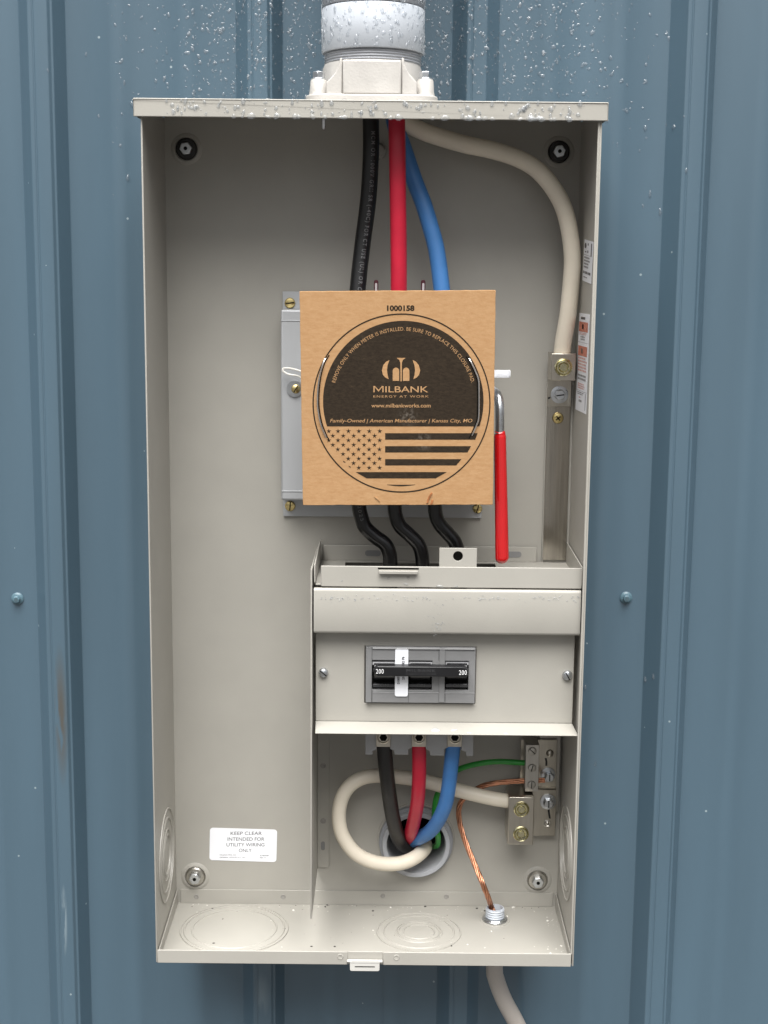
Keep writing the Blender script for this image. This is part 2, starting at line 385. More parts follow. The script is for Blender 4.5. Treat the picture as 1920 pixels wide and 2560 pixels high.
WP = sorted(WP+[(HOLE.x+q, wallY(HOLE.x+q)[0]) for q in (-HR*1.02, HR*1.02)])
mb = MB(); zs = [-1.25, HOLE.z-HR*1.02, HOLE.z+HR*1.02, 2.2]; n = len(WP)
mb.add([(x, y, z) for z in zs for x, y in WP], [(j*n+i, j*n+i+1, (j+1)*n+i+1, (j+1)*n+i) for j in range(3) for i in range(n-1)
    if not (j == 1 and abs((WP[i][0]+WP[i+1][0])/2-HOLE.x) < HR)])
pb = P(153, 1790, YTOP); ps = P(160, 2300, YTOP); pq = P(800/2.513+340, 1950+1370/2.513, YPAN)
m_wall = siding_material([((pb.x, 0, pb.z), .008, .085, (.075, .065, .05), .38, 90), ((ps.x, 0, ps.z), .004, .045, (.24, .30, .33), .5, 120),
                          ((P(655, 2490, YTOP).x, 0, P(655, 2490, YTOP).z), .010, .03, (.13, .18, .21), .5, 50)])
wall = mb.build('siding_wall', m_wall, bevel=.0016, ang=60, seg=3)
tag(wall, 'blue painted ribbed steel siding behind the meter box, wet with rain at the top', 'wall')
for i, (px, py) in enumerate(((44, 1496), (1565, 1494))):
    c = P(px, py, YPAN); s = MB(); s.lathe([(.0066, .0), (.0068, .0012), (.0055, .0022), (.0042, .0028)], c, n=28)
    o = s.build('siding_screw', m_screwblue, wall, ang=50)
    h = MB(); hexprof(h, c+Vector((0, -.0026, 0)), .0041, .0045, rot=12); h.build('screw_head', m_screwblue, o, bevel=.0007)
    q = MB(); q.lathe([(.0022, 0), (.0022, .0003)], c+Vector((0, -.0071, 0)), n=16); q.build('screw_recess', mat('blue_recess', (.06, .1, .12), .5), o)

# ------------------------------------------------------------------ enclosure
W2 = .215; D = .1357; T = .0016; YF = -D
CT = P(930, 250, YF-.004).z                       # top of cap
LIPB = P(930, 297, YF-.004).z                     # bottom of cap lip
enc = thing('meter_enclosure', 'open beige metal meter box mounted on the blue siding, cover off', 'meter box', (0, 0, 0))
plate_round_hole(-W2+T, W2-T, .0, CT-.002, HOLE.x, HOLE.z, HR, -T, 0, 96).build('back_panel', m_beige, enc)
for sg in (-1, 1):
    s = MB(); a, b = sorted((sg*W2, sg*(W2-T)))
    s.box(a, b, YF, 0, -.001, CT-.003)
    if sg > 0: s.box(W2-T-.0022, W2-T, YF, YF+.0012, .012, LIPB+.006)
    s.build('side_panel', m_beige, enc, bevel=.0006)
ov = .0075
s = MB(); x0, x1 = P(333, 270, YF-.004).x, P(1521, 280, YF-.004).x
s.box(x0, x1, YF-.0045, -.001, CT-T, CT)
s.box(x0, x1, YF-.0045, YF-.0045+T, LIPB, CT-T)
s.box(x0, x0+T, YF-.0045+T, -.001, LIPB+.001, CT-T); s.box(x1-T, x1, YF-.0045+T, -.001, LIPB+.001, CT-T)
top = s.build('top_cap', m_beige, enc, bevel=.0011, seg=3)
# small screw tip hanging under the cap
c = P(809, 303, -.1); MB().lathe([(.0018, 0), (.0018, .012), (.0010, .0135)], (c.x, -.1, c.z+.006), ax=(0, 0, -1), n=14).build('screw_tip', m_zinc, enc)
# floor pan with flanges all round
ZF = .002; FH = P(960, 2228, -.003).z
ix = W2-T-.0006; LT = P(389+5, 2375, YF+.0015).z
LT = (P(500, 2375, YF).z+P(1400, 2383, YF).z)/2
xa, xb = P(869, 2390, YF).x, P(957.6, 2390, YF).x
s = MB(); s.box(-ix, ix, YF+.001, -T, ZF-.0015, ZF); s.build('floor_panel', m_beige, enc)
s = MB(); s.box(-ix+.004, ix-.004, -T-.0015, -T-.0001, ZF, FH); s.build('rear_flange', m_beige, enc, bevel=.0004)
for sg in (-1, 1):
    a, b = sorted((sg*ix, sg*(ix-.0015))); s = MB()
    s.prism([(a, -T-.002, ZF), (a, -T-.002, FH), (a, YF+.003, LT-.001), (a, YF+.003, ZF)], (b-a, 0, 0)); s.build('side_flange', m_beige, enc, bevel=.0004)
s = MB(); s.box(-ix-.0006, xa, YF-.0012, YF+.0004, -.001, LT); s.box(xb, ix+.0006-.0012, YF-.0012, YF+.0004, -.001, LT)
s.box(xa, xb, YF-.0002, YF+.0010, -.001, LT)
lip = s.build('front_lip', m_beige, enc, bevel=.0006)
# hasp under the lip
hz0, hz1 = P(912, 2426, YF-.004).z, P(912, 2406, YF-.004).z
xh0, xh1 = P(875, 2415, YF).x, P(949, 2415, YF).x
s = MB(); s.prism(rrect(xh0, xh1, hz0, hz1+.003, .002, YF-.006), (0, .0016, 0)); s.box(xh0-.003, xh1+.003, YF-.0055, YF-.0012, hz1+.0005, hz1+.002)
s.box(xh0, xh1, YF-.006, YF-.0012, hz1-.0005, hz1+.0008)
hasp = s.build('latch_tab', m_wht, enc, bevel=.0005); tag(hasp, 'small white latch tab under the front lip')
MB().box(xh0+.005, xh1-.005, YF-.0063, YF-.0061, (hz0+hz1)/2+.0004, (hz0+hz1)/2+.0012).build('latch_slot', m_dark, hasp)
# spot weld dimples on floor flange and lip
def dimple(c, r, par, ax=(0, -1, 0), h=.0004, m=None):
    MB().lathe([(r, 0), (r*.85, h), (r*.6, h*.3), (0, h*.1)], c, ax=ax, n=24).build('spot_weld', m or m_weld, par)
for (px, py) in ((491, 2242), (708, 2242), (957, 2240), (1116, 2242)):
    c = P(px, py, -T-.0016); dimple(c, .0028, enc)
for (px, py) in ((851, 2392), (991, 2394)):
    c = P(px, py, YF-.0013); dimple(c, .0032, enc, m=m_beige)
# knockouts
def knockout(c, radii, ax, par, g=.0014, h=.0012, label=None):
    prof = [(radii[0], .0001)]; up = True
    for i, r in enumerate(radii):
        prof += [(r-.0003, h), (r-g, h), (r-g-.0003, .00012)]
        nr = radii[i+1] if i+1 < len(radii) else 0
        if nr: prof += [(nr+.0004, h*.25)] if (r-nr) > .005 else [(nr+.0004, .00012)]
        else: prof += [(max(r*.5, 1e-4), h*.5), (0, h*.5)]
    o = MB().lathe(prof, c, ax=ax, n=96).build('knockout', m_beige, par, ang=25)
    return o
c = PZ(586, 2322, ZF); kr = abs(PZ(722, 2320, ZF).x-c.x)
knockout((c.x, c.y, ZF), [kr, kr*.93, kr*.785], (0, 0, 1), enc)
c = PZ(1047, 2330, ZF); kr = abs(PZ(1153, 2330, ZF).x-c.x)
knockout((c.x, c.y, ZF), [kr, kr*.84, kr*.56, kr*.5, kr*.38], (0, 0, 1), enc)
xin = W2-T
c = PX(413, 2145, -xin); knockout((-xin, -.068, c.z), [.050, .040, .028, .022], (1, 0, 0), enc, h=.0013)
c = PX(1422, 2150, xin); knockout((xin, -.068, c.z), [.050, .040, .028, .022], (-1, 0, 0), enc, h=.0013)
# mounting bolts
def mount_bolt(px, py, dark):
    c = P(px, py, -T); rr = plen(28, 0)
    d = MB().lathe([(rr*1.35, 0), (rr*1.12, .0016), (rr*1.0, .0016)] + [(rr*.96, .0002), (rr*.2, .0002), (0, .0002)], c, n=40)
    o = d.build('mounting_bolt', m_beige, enc, ang=60)
    MB().lathe([(rr*.93, 0), (rr*.93, .0006), (rr*.80, .0026), (rr*.3, .003)], c+Vector((0, -.0003, 0)), n=32).build('washer', m_gasket if dark else m_nickel_d, o)
    h = MB(); hexprof(h, c+Vector((0, -.0030, 0)), rr*.56, .0055, rot=8); h.build('hex_head', m_zinc, o, bevel=.0008)
    MB().lathe([(rr*.16, 0), (rr*.16, .0004)], c+Vector((0, -.0085, 0)), n=18).build('head_recess', m_dark, o)
mount_bolt(466.4, 372.6, True); mount_bolt(1397, 379.6, True)
mount_bolt(488.4, 2190.8, False); mount_bolt(1343.6, 2200, False)
c = P(944, 378, -T); MB().lathe([(.0085, 0), (.008, .006), (.006, .0085), (0, .009)], c, n=28).build('round_boss', m_beige, enc)
# divider between utility and customer sides
xd = C4(80, 900, -.125).x; zdb = (C5(62, 1090, -.128).z+C5(118, 800, -.002).z)/2; zdt = C4(92, 372, -.125).z
s = MB(); s.prism([(xd, -.129, zdb), (xd, -T, zdb), (xd, -T, C4(130, 255, -.002).z), (xd, -.129, zdt)], (T, 0, 0)); div = s.build('divider_panel', m_beige, enc, bevel=.0005)
fx0, fx1, fz0, fz1 = rect(C5, 119, -500, 182, 803, -.004)
MB().box(xd+T, fx1, -.0042, -T, fz0, fz1).build('divider_flange', m_beige, enc, bevel=.0003)
for (u, v) in ((148, 250), (148, 552)): dimple(C5(u, v, -.0043), .0032, enc)
c = C5(147, 687, -.0044); MB().prism(rrect(c.x-.0022, c.x+.0022, c.z-.005, c.z+.005, .002, -.0046), (0, .0004, 0)).build('slot', m_plgrey, enc)
# labels stuck inside the box
def label_front():
    pts = [P(525, 2069, -T-.0001), P(693, 2074, -T-.0001), P(691, 2156, -T-.0001), P(523.5, 2150, -T-.0001)]
    A, B, C_, D_ = pts; ex = (B-A); ez = (D_-A)
    f = lambda x, y, d=0: A+ex*x+ez*(1-y)+Vector((0, -.0001-d, 0))
    rx = .045; ry = rx*ex.length/ez.length; out = []
    for (cx, cy, a) in ((1-rx, 1-ry, 0), (rx, 1-ry, 90), (rx, ry, 180), (1-rx, ry, 270)):
        for k in range(6):
            t = math.radians(a+18*k); out.append(f(cx+rx*math.cos(t), cy+ry*math.sin(t)))
    s = MB(); s.prism(out, (0, -.0002, 0)); lb = s.build('warning_label', m_label, enc); tag(lb, 'white KEEP CLEAR sticker low on the left of the back panel')
    # crop pixel coordinates of the lettering (origin 500,2040 scale 7.541), corners TL(188,220) TR(1455,258) BL(177,830)
    def fn(u0, u1, v0, v1):
        def g(x, y):
            u = u0+(u1-u0)*x; v = v1+(v0-v1)*y
            xx = (u-183)/1270; yy = 1-(v-220-38*xx)/612
            return f(xx, yy, .0003)
        return g
    t = MB()
    add_text(t, 'KEEP CLEAR', fn(575, 1165, 290, 355), .0)
    add_text(t, 'INTENDED FOR', fn(520, 1215, 398, 465), .0)
    add_text(t, 'UTILITY WIRING', fn(502, 1220, 505, 572), .0)
    add_text(t, 'ONLY', fn(738, 980, 612, 678), .0)
    add_text(t, 'MILBANK MFG. CO.', fn(378, 690, 722, 745), .0)
    add_text(t, 'GENERAL OFFICES, K.C. MO.', fn(378, 870, 768, 790), .0)
    add_text(t, 'K790000', fn(1140, 1305, 735, 757), .01); add_text(t, 'REV. A', fn(1140, 1250, 775, 797), .01)
    t.build('lettering', m_ink, lb)
label_front()
def side_label(c4, rows, name, lab):
    A, B, C_, D_ = [PX(px, py, xin-.0002) for px, py in c4]
    f = lambda x, y, d=0: (A*(1-x)+B*x)*(1-y)+(D_*(1-x)+C_*x)*y+Vector((-d, 0, 0))
    s = MB(); s.prism([f(0, 0), f(1, 0), f(1, 1), f(0, 1)], (-.0002, 0, 0)); lb = s.build('label', m_label, enc); tag(lb, lab)
    for m, items, nm in rows:
        t = MB()
        for (xx0, xx1, yy0, yy1) in items: t.sheet([f(xx0, yy0, .0004), f(xx1, yy0, .0004), f(xx1, yy1, .0004), f(xx0, yy1, .0004)])
        t.build(nm, m, lb)
def lines(x0, x1, y0, y1, n_, seed=1):
    r = random.Random(seed); out = []
    for i in range(n_):
        y = y0+(y1-y0)*i/n_; h = (y1-y0)/n_*.55; x = x0
        xe = x1-r.random()*.18
        while x < xe:
            ww = .05+r.random()*.12; out.append((x, min(x+ww, xe), y, y+h)); x += ww+.025
    return out
side_label([(1462, 598), (1484, 605), (1478, 710), (1456.5, 701)],
           [(m_ink, [(.1, .25, .08, .20), (.08, .28, .11, .17), (.42, .52, .07, .12), (.42, .52, .24, .3), (.15, .3, .27, .3), (.80, .90, .05, .36), (.02, .8, .355, .362), (.05, .14, .75, .81), (.18, .25, .75, .81), (.3, .5, .75, .81), (.55, .62, .75, .81), (.66, .88, .75, .81)], 'print'),
            (m_inkg, lines(.1, .75, .40, .70, 4, 3), 'small_print'), (m_inkg, lines(.12, .7, .88, .93, 1, 2), 'small_print')], 'label', 'narrow white rating label high on the right side panel')
side_label([(1448.6, 782), (1474.6, 786), (1465.5, 1036), (1439, 1023)],
           [(m_orange, [(.06, .90, .085, .185), (.06, .90, .33, .43)], 'warning_band'),
            (m_ink, [(.0, 1, .292, .2945), (.0, 1, .786, .7885), (.20, .62, .035, .06), (.88, .91, .80, .97)]+[(.35, .5, .11, .16), (.35, .5, .355, .405)], 'print'),
            (m_inkg, lines(.25, .7, .23, .28, 2, 7), 'small_print'), (m_inkg, lines(.12, .9, .62, .69, 2, 8), 'small_print'), (m_inkg, lines(.15, .8, .80, .835, 2, 9), 'small_print'), (m_inkg, lines(.3, .6, .88, .92, 1, 4), 'small_print'), (m_inkg, lines(.02, .1, .93, .97, 2, 5), 'small_print'),
            (m_pink, lines(.12, .85, .195, .222, 2, 4), 'red_print'), (m_pink, lines(.1, .9, .445, .60, 5, 5), 'red_print'), (m_pink, lines(.15, .85, .71, .775, 3, 6), 'red_print'), (m_pink, lines(.3, .6, .85, .87, 1, 2), 'red_print')], 'label', 'long white sticker with two orange warning bands on the right side panel')

# ------------------------------------------------------------------ conduit hub and coupling above the box
CX, CY = .00028, -.06785; RC = .0498
hub = thing('conduit_hub', 'cast aluminium conduit hub bolted on top of the meter box', 'conduit hub', (CX, CY, CT))
zfl = CH(820, 1030, CY-.045).z; zbt = P(930, 147, CY-.048).z; zcb = .9100
hx0, hx1 = CH(105, 1070, CY-.03).x, CH(1548, 1070, CY-.03).x; HC = (hx0+hx1)/2
s = MB(); hw = (hx1-hx0)/2
pts = []
for (cx, cy, a) in ((HC+hw-.022, CY+.050-.022, 0), (HC-hw+.022, CY+.050-.022, 90), (HC-hw+.022, CY-.050+.022, 180), (HC+hw-.022, CY-.050+.022, 270)):
    for k in range(9):
        t = math.radians(a+90*k/8); pts.append((cx+.022*math.cos(t), cy+.022*math.sin(t), CT))
s.prism(pts, (0, 0, zfl-CT)); s.build('flange', m_hub, hub, bevel=.0015, seg=3)
s = MB(); s.lathe([(.0495, zfl), (.0485, zfl+.003), (.0480, zbt-.004), (.0465, zbt), (.040, zbt)], (HC, CY, 0), ax=(0, 0, 1), n=72); s.build('body', m_hub, hub)
px0, px1 = CH(510, 800, CY-.045).x, CH(1150, 800, CY-.045).x
s = MB(); s.box(px0, px1, CY-.0500, CY-.02, zfl-.0005, zbt-.0010); s.build('front_face', m_hub, hub, bevel=.0015, seg=3)
for (a, b, cc) in ((480, 330, 505), (1178, 1322, 1152)):
    Y = CY-.046
    pr = [CH(cc, 630, Y), CH(a, 632, Y), CH(a-(8 if a < 900 else -8), 700, Y), CH((a*.62+b*.38), 800, Y), CH(b*.75+a*.25, 860, Y), CH(b, 900, Y), CH(b, 1035, Y), CH(cc, 1035, Y)]
    s = MB(); s.prism([(p.x, CY-.047, p.z) for p in pr], (0, .010, 0)); s.build('gusset', m_hub, hub, bevel=.0012, seg=3)
for (u, ub) in ((248, 835), (1410, 845)):
    for dy in (-.030, .030):
        c = CH(u, 950, CY-.030); zt = CH(u, 872, CY-.030).z
        MB().lathe([(.0098, zfl-.001), (.0086, zfl+.004), (.0078, zt-.001), (.007, zt)], (c.x, CY+dy, 0), ax=(0, 0, 1), n=32).build('bolt_boss', m_hub, hub)
        h = MB(); h.lathe([(.0072, zt), (.0072, zt+.0012)], (c.x, CY+dy, 0), ax=(0, 0, 1), n=26); hexprof(h, (c.x, CY+dy, zt+.0012), .0062, .0062, ax=(0, 0, 1), rot=20 if u < 900 else 0)
        h.build('hub_bolt', m_zinc, hub, bevel=.0006)
con = thing('conduit', 'pale grey plastic conduit and coupling rising from the hub, beaded with rain', 'conduit', (CX, CY, zbt))
s = MB(); prof = [(.0455, zbt-.002)]
z = zbt
while z < zcb+.004: prof += [(.0462, z), (.0472, z+.0012), (.0462, z+.0024)]; z += .0026
prof += [(.046, z), (.046, zcb+.02)]
s.lathe(prof, (CX, CY, 0), ax=(0, 0, 1), n=72); s.build('threaded_adapter', m_pvc, con, ang=60)
ztop = P(930, 0, CY-RC).z
s = MB(); s.lathe([(.0470, zcb+.006), (.0472, zcb+.001), (.0488, zcb), (RC, zcb+.0012), (RC, ztop-.0018), (RC-.001, ztop-.0004), (.046, ztop-.0004)], (CX, CY, 0), ax=(0, 0, 1), n=96, close=True); s.build('coupling', m_pvcw, con, ang=50)
s = MB(); s.lathe([(.0470, ztop-.004), (.0470, ztop+.0004), (RC-.0012, ztop+.0006), (RC-.0006, ztop+.002), (RC-.0006, ztop+.35)], (CX, CY, 0), ax=(0, 0, 1), n=96); s.build('pipe', m_pvc, con, ang=50)

# ------------------------------------------------------------------ cables
def cable(name, label, m, pts, rpx, yref, group=None, k=10, rad=None, nn=24):
    path = smooth(pts, k); r = rad or plen(rpx, yref)
    s = MB(); s.tube(path, r, n=nn); o = s.build(name, m, loc=path[0], ang=60)
    tag(o, label, 'cable', group); return o, path, r
def pc(lst): return [P(x, y, Y) for x, y, Y in lst]
ck, ckp, ckr = cable('power_cable', 'thick black cable with white print dropping from the box top to the cardboard', m_blackcable,
    pc([(927, 180, -.062), (927, 298, -.062), (927.5, 376, -.062), (923, 470, -.060), (917, 530, -.058), (909, 590, -.056), (900, 665, -.058), (892, 745, -.062), (886, 800, -.066)]), 19.8, -.06)
cable('power_cable', 'thick red cable hanging straight down into the cardboard', m_red,
    pc([(991, 180, -.085), (992, 298, -.085), (993.5, 400, -.085), (995, 509, -.083), (996.5, 620, -.081), (997, 729, -.080), (997, 790, -.080)]), 20, -.08)
cable('power_cable', 'blue cable curving from behind the red cable down to the cardboard', m_blue,
    pc([(975, 190, -.05), (985, 298, -.05), (1009, 372, -.05), (1037, 454, -.052), (1057, 505, -.054), (1074, 560, -.056), (1092, 630, -.058), (1105, 729, -.062), (1112, 800, -.065)]), 20.4, -.055)
cable('neutral_cable', 'thick cream cable arching across the top right down to the upper lug', m_white,
    pc([(985, 240, -.055), (1010, 300, -.050), (1050, 325, -.047), (1090, 340, -.045), (1162, 361, -.042), (1225, 374, -.042), (1285, 392, -.042), (1330, 415, -.042), (1364, 446, -.042), (1395, 490, -.042), (1414, 535, -.042), (1426, 592, -.042), (1431, 650, -.041), (1428, 705, -.040), (1420, 785, -.036), (1409, 850, -.030), (1405, 884, -.027)]), 21, -.042)
# white print wrapped on the black cable
def wrap_text(path, r, s0, s1, txt, hgt, m, parent, a0=0.0):
    L = [0]
    for a, b in zip(path, path[1:]): L.append(L[-1]+(b-a).length)
    tot = L[-1]
    def fn(x, y):
        s_ = (s0+(s1-s0)*x)*tot
        i = max(j for j in range(len(L)-1) if L[j] <= s_); t = (s_-L[i])/(L[i+1]-L[i])
        c = path[i].lerp(path[i+1], t); tg = (path[i+1]-path[i]).normalized()
        nn = Vector((0, -1, 0)); nn = (nn-tg*nn.dot(tg)).normalized(); bb = tg.cross(nn)
        if bb.x < 0: bb = -bb
        a = a0+(y-.5)*hgt/r
        return c+(nn*math.cos(a)+bb*math.sin(a))*(r+.00015)
    t = MB(); add_text(t, txt, fn, .012, 0, 1.35); t.build('lettering', m, parent)
m_cprint = mat('faded_white_print', (.12, .12, .125), .5)
wrap_text(ckp, ckr, .235, .93, 'MCM OR 1000V GRII SR (-40C) FOR CT USE (UL) OR C(UL)', .0042, m_cprint, ck, .30)

GB = 'short black cables under the cardboard'
b1, b1p, b1r = cable('jumper_cable', 'leftmost of the three short wet black cables under the cardboard', m_blackwet,
    pc([(895, 1200, -.070), (897, 1262, -.070), (903, 1292, -.070), (913, 1318, -.070), (937, 1341, -.070), (962, 1360, -.070), (974, 1385, -.070), (976, 1420, -.070), (976, 1475, -.072)]), 18.6, -.07, GB)
cable('jumper_cable', 'middle of the three short wet black cables under the cardboard', m_blackwet,
    pc([(984, 1200, -.070), (986, 1262, -.070), (990, 1290, -.070), (1000, 1315, -.070), (1022, 1336, -.070), (1045, 1360, -.070), (1054, 1385, -.070), (1057, 1420, -.070), (1057, 1475, -.072)]), 18.2, -.07, GB)
cable('jumper_cable', 'rightmost short wet black cable under the cardboard, passing behind the tab with a hole', m_blackwet,
    pc([(1086, 1200, -.070), (1087, 1262, -.070), (1091, 1292, -.070), (1102, 1314, -.070), (1120, 1334, -.070), (1137, 1355, -.070), (1146, 1385, -.070), (1148, 1420, -.070), (1148, 1475, -.072)]), 18.2, -.07, GB)
wrap_text(b1p, b1r, .20, .33, '2025', .0036, mat('dull_print', (.06, .06, .06), .5), b1, .1)

# load side
ld = 'colour coded load cables from breaker to wall conduit'
cable('load_cable', 'scuffed black load cable from the left breaker lug into the wall conduit', m_dusty,
    pc([(960, 1830, -.078), (961, 1866, -.078), (964, 1910, -.076), (969, 1955, -.070), (975, 2000, -.060), (982, 2043, -.048), (991, 2080, -.032), (1004, 2108, -.012), (1020, 2118, .010), (1030, 2122, .035)]), 19.5, -.06, ld)
cable('load_cable', 'red load cable from the middle breaker lug into the wall conduit', m_red,
    pc([(1047, 1830, -.078), (1047.5, 1866, -.078), (1048, 1910, -.077), (1047, 1960, -.072), (1043, 2010, -.060), (1035, 2052, -.044), (1028, 2080, -.028), (1027, 2095, -.006), (1032, 2102, .012), (1036, 2106, .035)]), 18.3, -.06, ld)
cable('load_cable', 'blue load cable from the right breaker lug bending left into the wall conduit', m_blue,
    pc([(1136, 1830, -.078), (1133, 1866, -.078), (1128, 1910, -.077), (1122, 1965, -.073), (1114, 2008, -.066), (1099, 2045, -.056), (1078, 2075, -.042), (1054, 2092, -.026), (1036, 2098, -.008), (1030, 2102, .012), (1034, 2104, .035)]), 19.0, -.06, ld)
cable('neutral_cable', 'cream neutral cable looping from the lower lug round into the wall conduit', m_white,
    pc([(1290, 2005, -.034), (1262, 2001, -.034), (1230, 1996, -.034), (1190, 1987, -.032), (1135, 1973, -.030), (1070, 1955, -.028), (1010, 1944, -.028), (960, 1939, -.030), (912, 1943, -.033), (877, 1962, -.036), (855, 1995, -.039), (847, 2040, -.041), (855, 2085, -.042), (880, 2124, -.042), (912, 2147, -.041), (955, 2159, -.038), (1000, 2158, -.033), (1035, 2145, -.026), (1058, 2126, -.012), (1064, 2114, .010), (1060, 2106, .035)]), 18.6, -.036)
cable('ground_wire', 'green insulated wire from the ground bar down behind the blue cable', m_green,
    pc([(1311, 1907.5, -.030), (1290, 1906, -.030), (1244, 1904, -.029), (1198, 1909, -.027), (1150, 1922, -.024), (1117, 1945, -.021), (1098, 1975, -.019), (1089, 2002, -.019), (1086, 2035, -.020), (1088, 2065, -.021), (1095, 2090, -.020), (1094, 2112, -.006), (1084, 2116, .012), (1070, 2116, .035)]), 7.3, -.03)
c = P(1307.5, 1907, -.030); MB()
# bare copper, stranded
FC = PZ(1237, 2300, ZF)
cp = smooth(pc([(1362, 1950, -.030), (1345, 1951, -.030), (1320, 1952, -.030), (1290, 1953, -.030), (1244, 1957, -.029), (1205, 1966, -.026), (1176, 1983, -.022), (1156, 2000, -.020), (1147, 2025, -.019), (1150, 2060, -.022), (1165, 2108, -.030), (1189, 2166, -.044), (1207, 2210, -.056)])+[P(1219, 2240, FC.y*.5-.035), P(1227, 2263, FC.y), P(1233, 2280, FC.y), Vector((FC.x-.001, FC.y, ZF+.003))], 24)
fr = frames(cp); s = MB(); cr = plen(7.5, -.05); L = 0; acc = []
for i, (p, t, a, b) in enumerate(fr):
    if i: L += (p-fr[i-1][0]).length
    acc.append(L)
for k in range(6):
    s.tube([p+(a*math.cos(l*75+k*math.pi/3)+b*math.sin(l*75+k*math.pi/3))*cr*.66 for (p, t, a, b), l in zip(fr, acc)], cr*.335, n=8)
s.tube(cp, cr*.40, n=8)
tag(s.build('ground_wire', m_copper, loc=cp[0], ang=60), 'bare twisted copper wire from the ground bar down to the floor fitting', 'wire')

# ------------------------------------------------------------------ meter socket base behind the card
soc = thing('meter_socket', 'grey metal meter socket bracket behind the cardboard pad', 'meter socket', P(960, 1000, -.01))
x0, x1, z0, z1 = rect(P, 707, 731, 1210, 1293, -.005); s = MB()
s.box(x0, x1, -.0050, -.0035, z0, z1); s.build('base_plate', m_pad_grey, soc, bevel=.0004)
MB().box(x0+.02, x1-.02, -.0035, -.0017, z0+.01, z1-.01).build('spacer', m_pad_grey, soc)
xc0, xc1, zc0, zc1 = rect(P, 702, 776, 1206, 1253, -.034); s = MB()
s.box(xc0, xc1, -.034, -.0052, zc0, zc1); ch = s.build('channel', m_pad_grey, soc, bevel=.0022, seg=3)
for zz in (zc0+.009, zc1-.012): MB().box(xc0+.0005, xc1-.0005, -.0346, -.0338, zz, zz+.0012).build('crease', m_pad_grey, ch, bevel=.0003)
def slot_screw(c, r, m, par, ang=45, h=.0025, name='screw', ph=False):
    c = Vector(c); o = MB().lathe([(r, 0), (r, h*.35), (r*.85, h*.8), (r*.5, h), (0, h*1.05)], c, n=30).build(name, m, par)
    for a_ in ([ang] if not ph else [ang, ang+90]):
        ca, sa = math.cos(math.radians(a_)), math.sin(math.radians(a_)); q = []
        for (u, v) in ((-.82, -.11), (.82, -.11), (.82, .11), (-.82, .11)):
            if ph: u *= .6
            q.append(c+Vector(((u*ca-v*sa)*r, -h*1.06, (u*sa+v*ca)*r)))
        MB().prism(q, (0, .0004, 0)).build('slot', m_dark, o)
    return o
slot_screw(P(725, 757.6, -.0052), plen(13, 0), m_brass, soc, 10); slot_screw(P(725.6, 1265, -.0052), plen(13, 0), m_brass, soc, 85)
slot_screw(P(1193.6, 1271.5, -.0052), plen(12, 0), m_brass, soc, 75)
c = P(737, 972, -.0345); MB().lathe([(plen(20, -.03), 0), (plen(20, -.03), .0012), (plen(9, -.03), .0013)], c, n=32).build('washer', m_zinc, soc)
slot_screw(c+Vector((.0012, -.0012, 0)), plen(11.5, -.03), m_brass, soc, 60, .004)
s = MB(); s.tube(smooth(pc([(762, 952, -.045), (745, 940, -.045), (722, 936, -.044), (708, 928, -.044), (710, 921, -.044), (730, 922, -.046), (765, 932, -.05)]), 8), .0011, n=10); o = s.build('wire_loop', m_whwire, soc); tag(o, 'thin white wire loop beside the cardboard')
s = MB(); x0, x1, z0, z1 = rect(P, 1215, 925, 1275, 944, -.06); s.box(x0, x1, -.062, -.060, z0, z1); s.box(x1-.0012, x1, -.066, -.056, z0+.0015, z1)
for k in range(12):
    xx = x0+(x1-x0)*(.38+.045*k); s.box(xx, xx+.0005, -.0625, -.062, z0+.001, z1-.003)
o = s.build('side_tab', m_label, soc, bevel=.0003); tag(o, 'pale ribbed metal tab sticking out right of the cardboard')
for px in (940.5, 1058):
    a = P(px, 702, -.04); s = MB(); r = plen(5.3, -.04)
    s.prism(rrect(a.x-r, a.x+r, a.z-.03, a.z+.001, r*.98, -.045), (0, .012, 0)); o = s.build('jaw_guide', m_maroon, soc, bevel=.0005)
    MB().prism(rrect(a.x-r*.5, a.x+r*.5, a.z-.028, a.z-.0022, r*.48, -.0452), (0, -.0006, 0)).build('guide_insert', m_clip, o)
# socket ring carrying the pad
cc = P(1004, 1008, -.11)
MB().lathe([(.080, 0), (.080, .0735), (.086, .0735), (.086, .0765), (.074, .0765)], (cc.x, -.034, cc.z), n=64).build('socket_ring', m_pad_grey, soc)

# ------------------------------------------------------------------ cardboard closure pad
pt, pbm = P(990, 727, -.124), P(990, 1262, -.115)
CN = (pt-pbm).cross(Vector((1, 0, 0))).normalized()
if CN.y > 0: CN = -CN
KX = lambda u, v, d=0: hit(660+u/2.592, 660+v/2.592, pt, CN)+CN*d
SMUDGES = []
card_o = KX(890, 900)
for (u, v, r) in ((930, 985, 75), (1035, 1150, 70)):
    q = KX(u, v)-card_o; SMUDGES.append((q.x, q.z, r/2.592/F*1.38))
m_print = print_material()
card = thing('closure_pad', 'square brown cardboard pad printed with a black circle and striped flag', 'cardboard pad', card_o)
edge = []
cor = [(230, 178), (1502, 170), (1483, 1560), (252, 1563)]
for (a, b) in zip(cor, cor[1:]+cor[:1]):
    nseg = 26
    for i in range(nseg):
        t = i/nseg; j = R.uniform(-1.5, 1.5) if i else 0
        u, v = a[0]+(b[0]-a[0])*t, a[1]+(b[1]-a[1])*t
        if abs(a[1]-b[1]) < 50: v += j
        else: u += j
        edge.append(KX(u, v))
s = MB(); s.prism(edge, -CN*.0035); pad = s.build('pad', m_card, card, bevel=.0004)
s = MB(); ds = .00015
def disc_pts(cx, cy, rx, ry, a0, a1, n_): return [(cx+rx*math.sin(math.radians(a0+(a1-a0)*i/n_)), cy-ry*math.cos(math.radians(a0+(a1-a0)*i/n_))) for i in range(n_+1)]
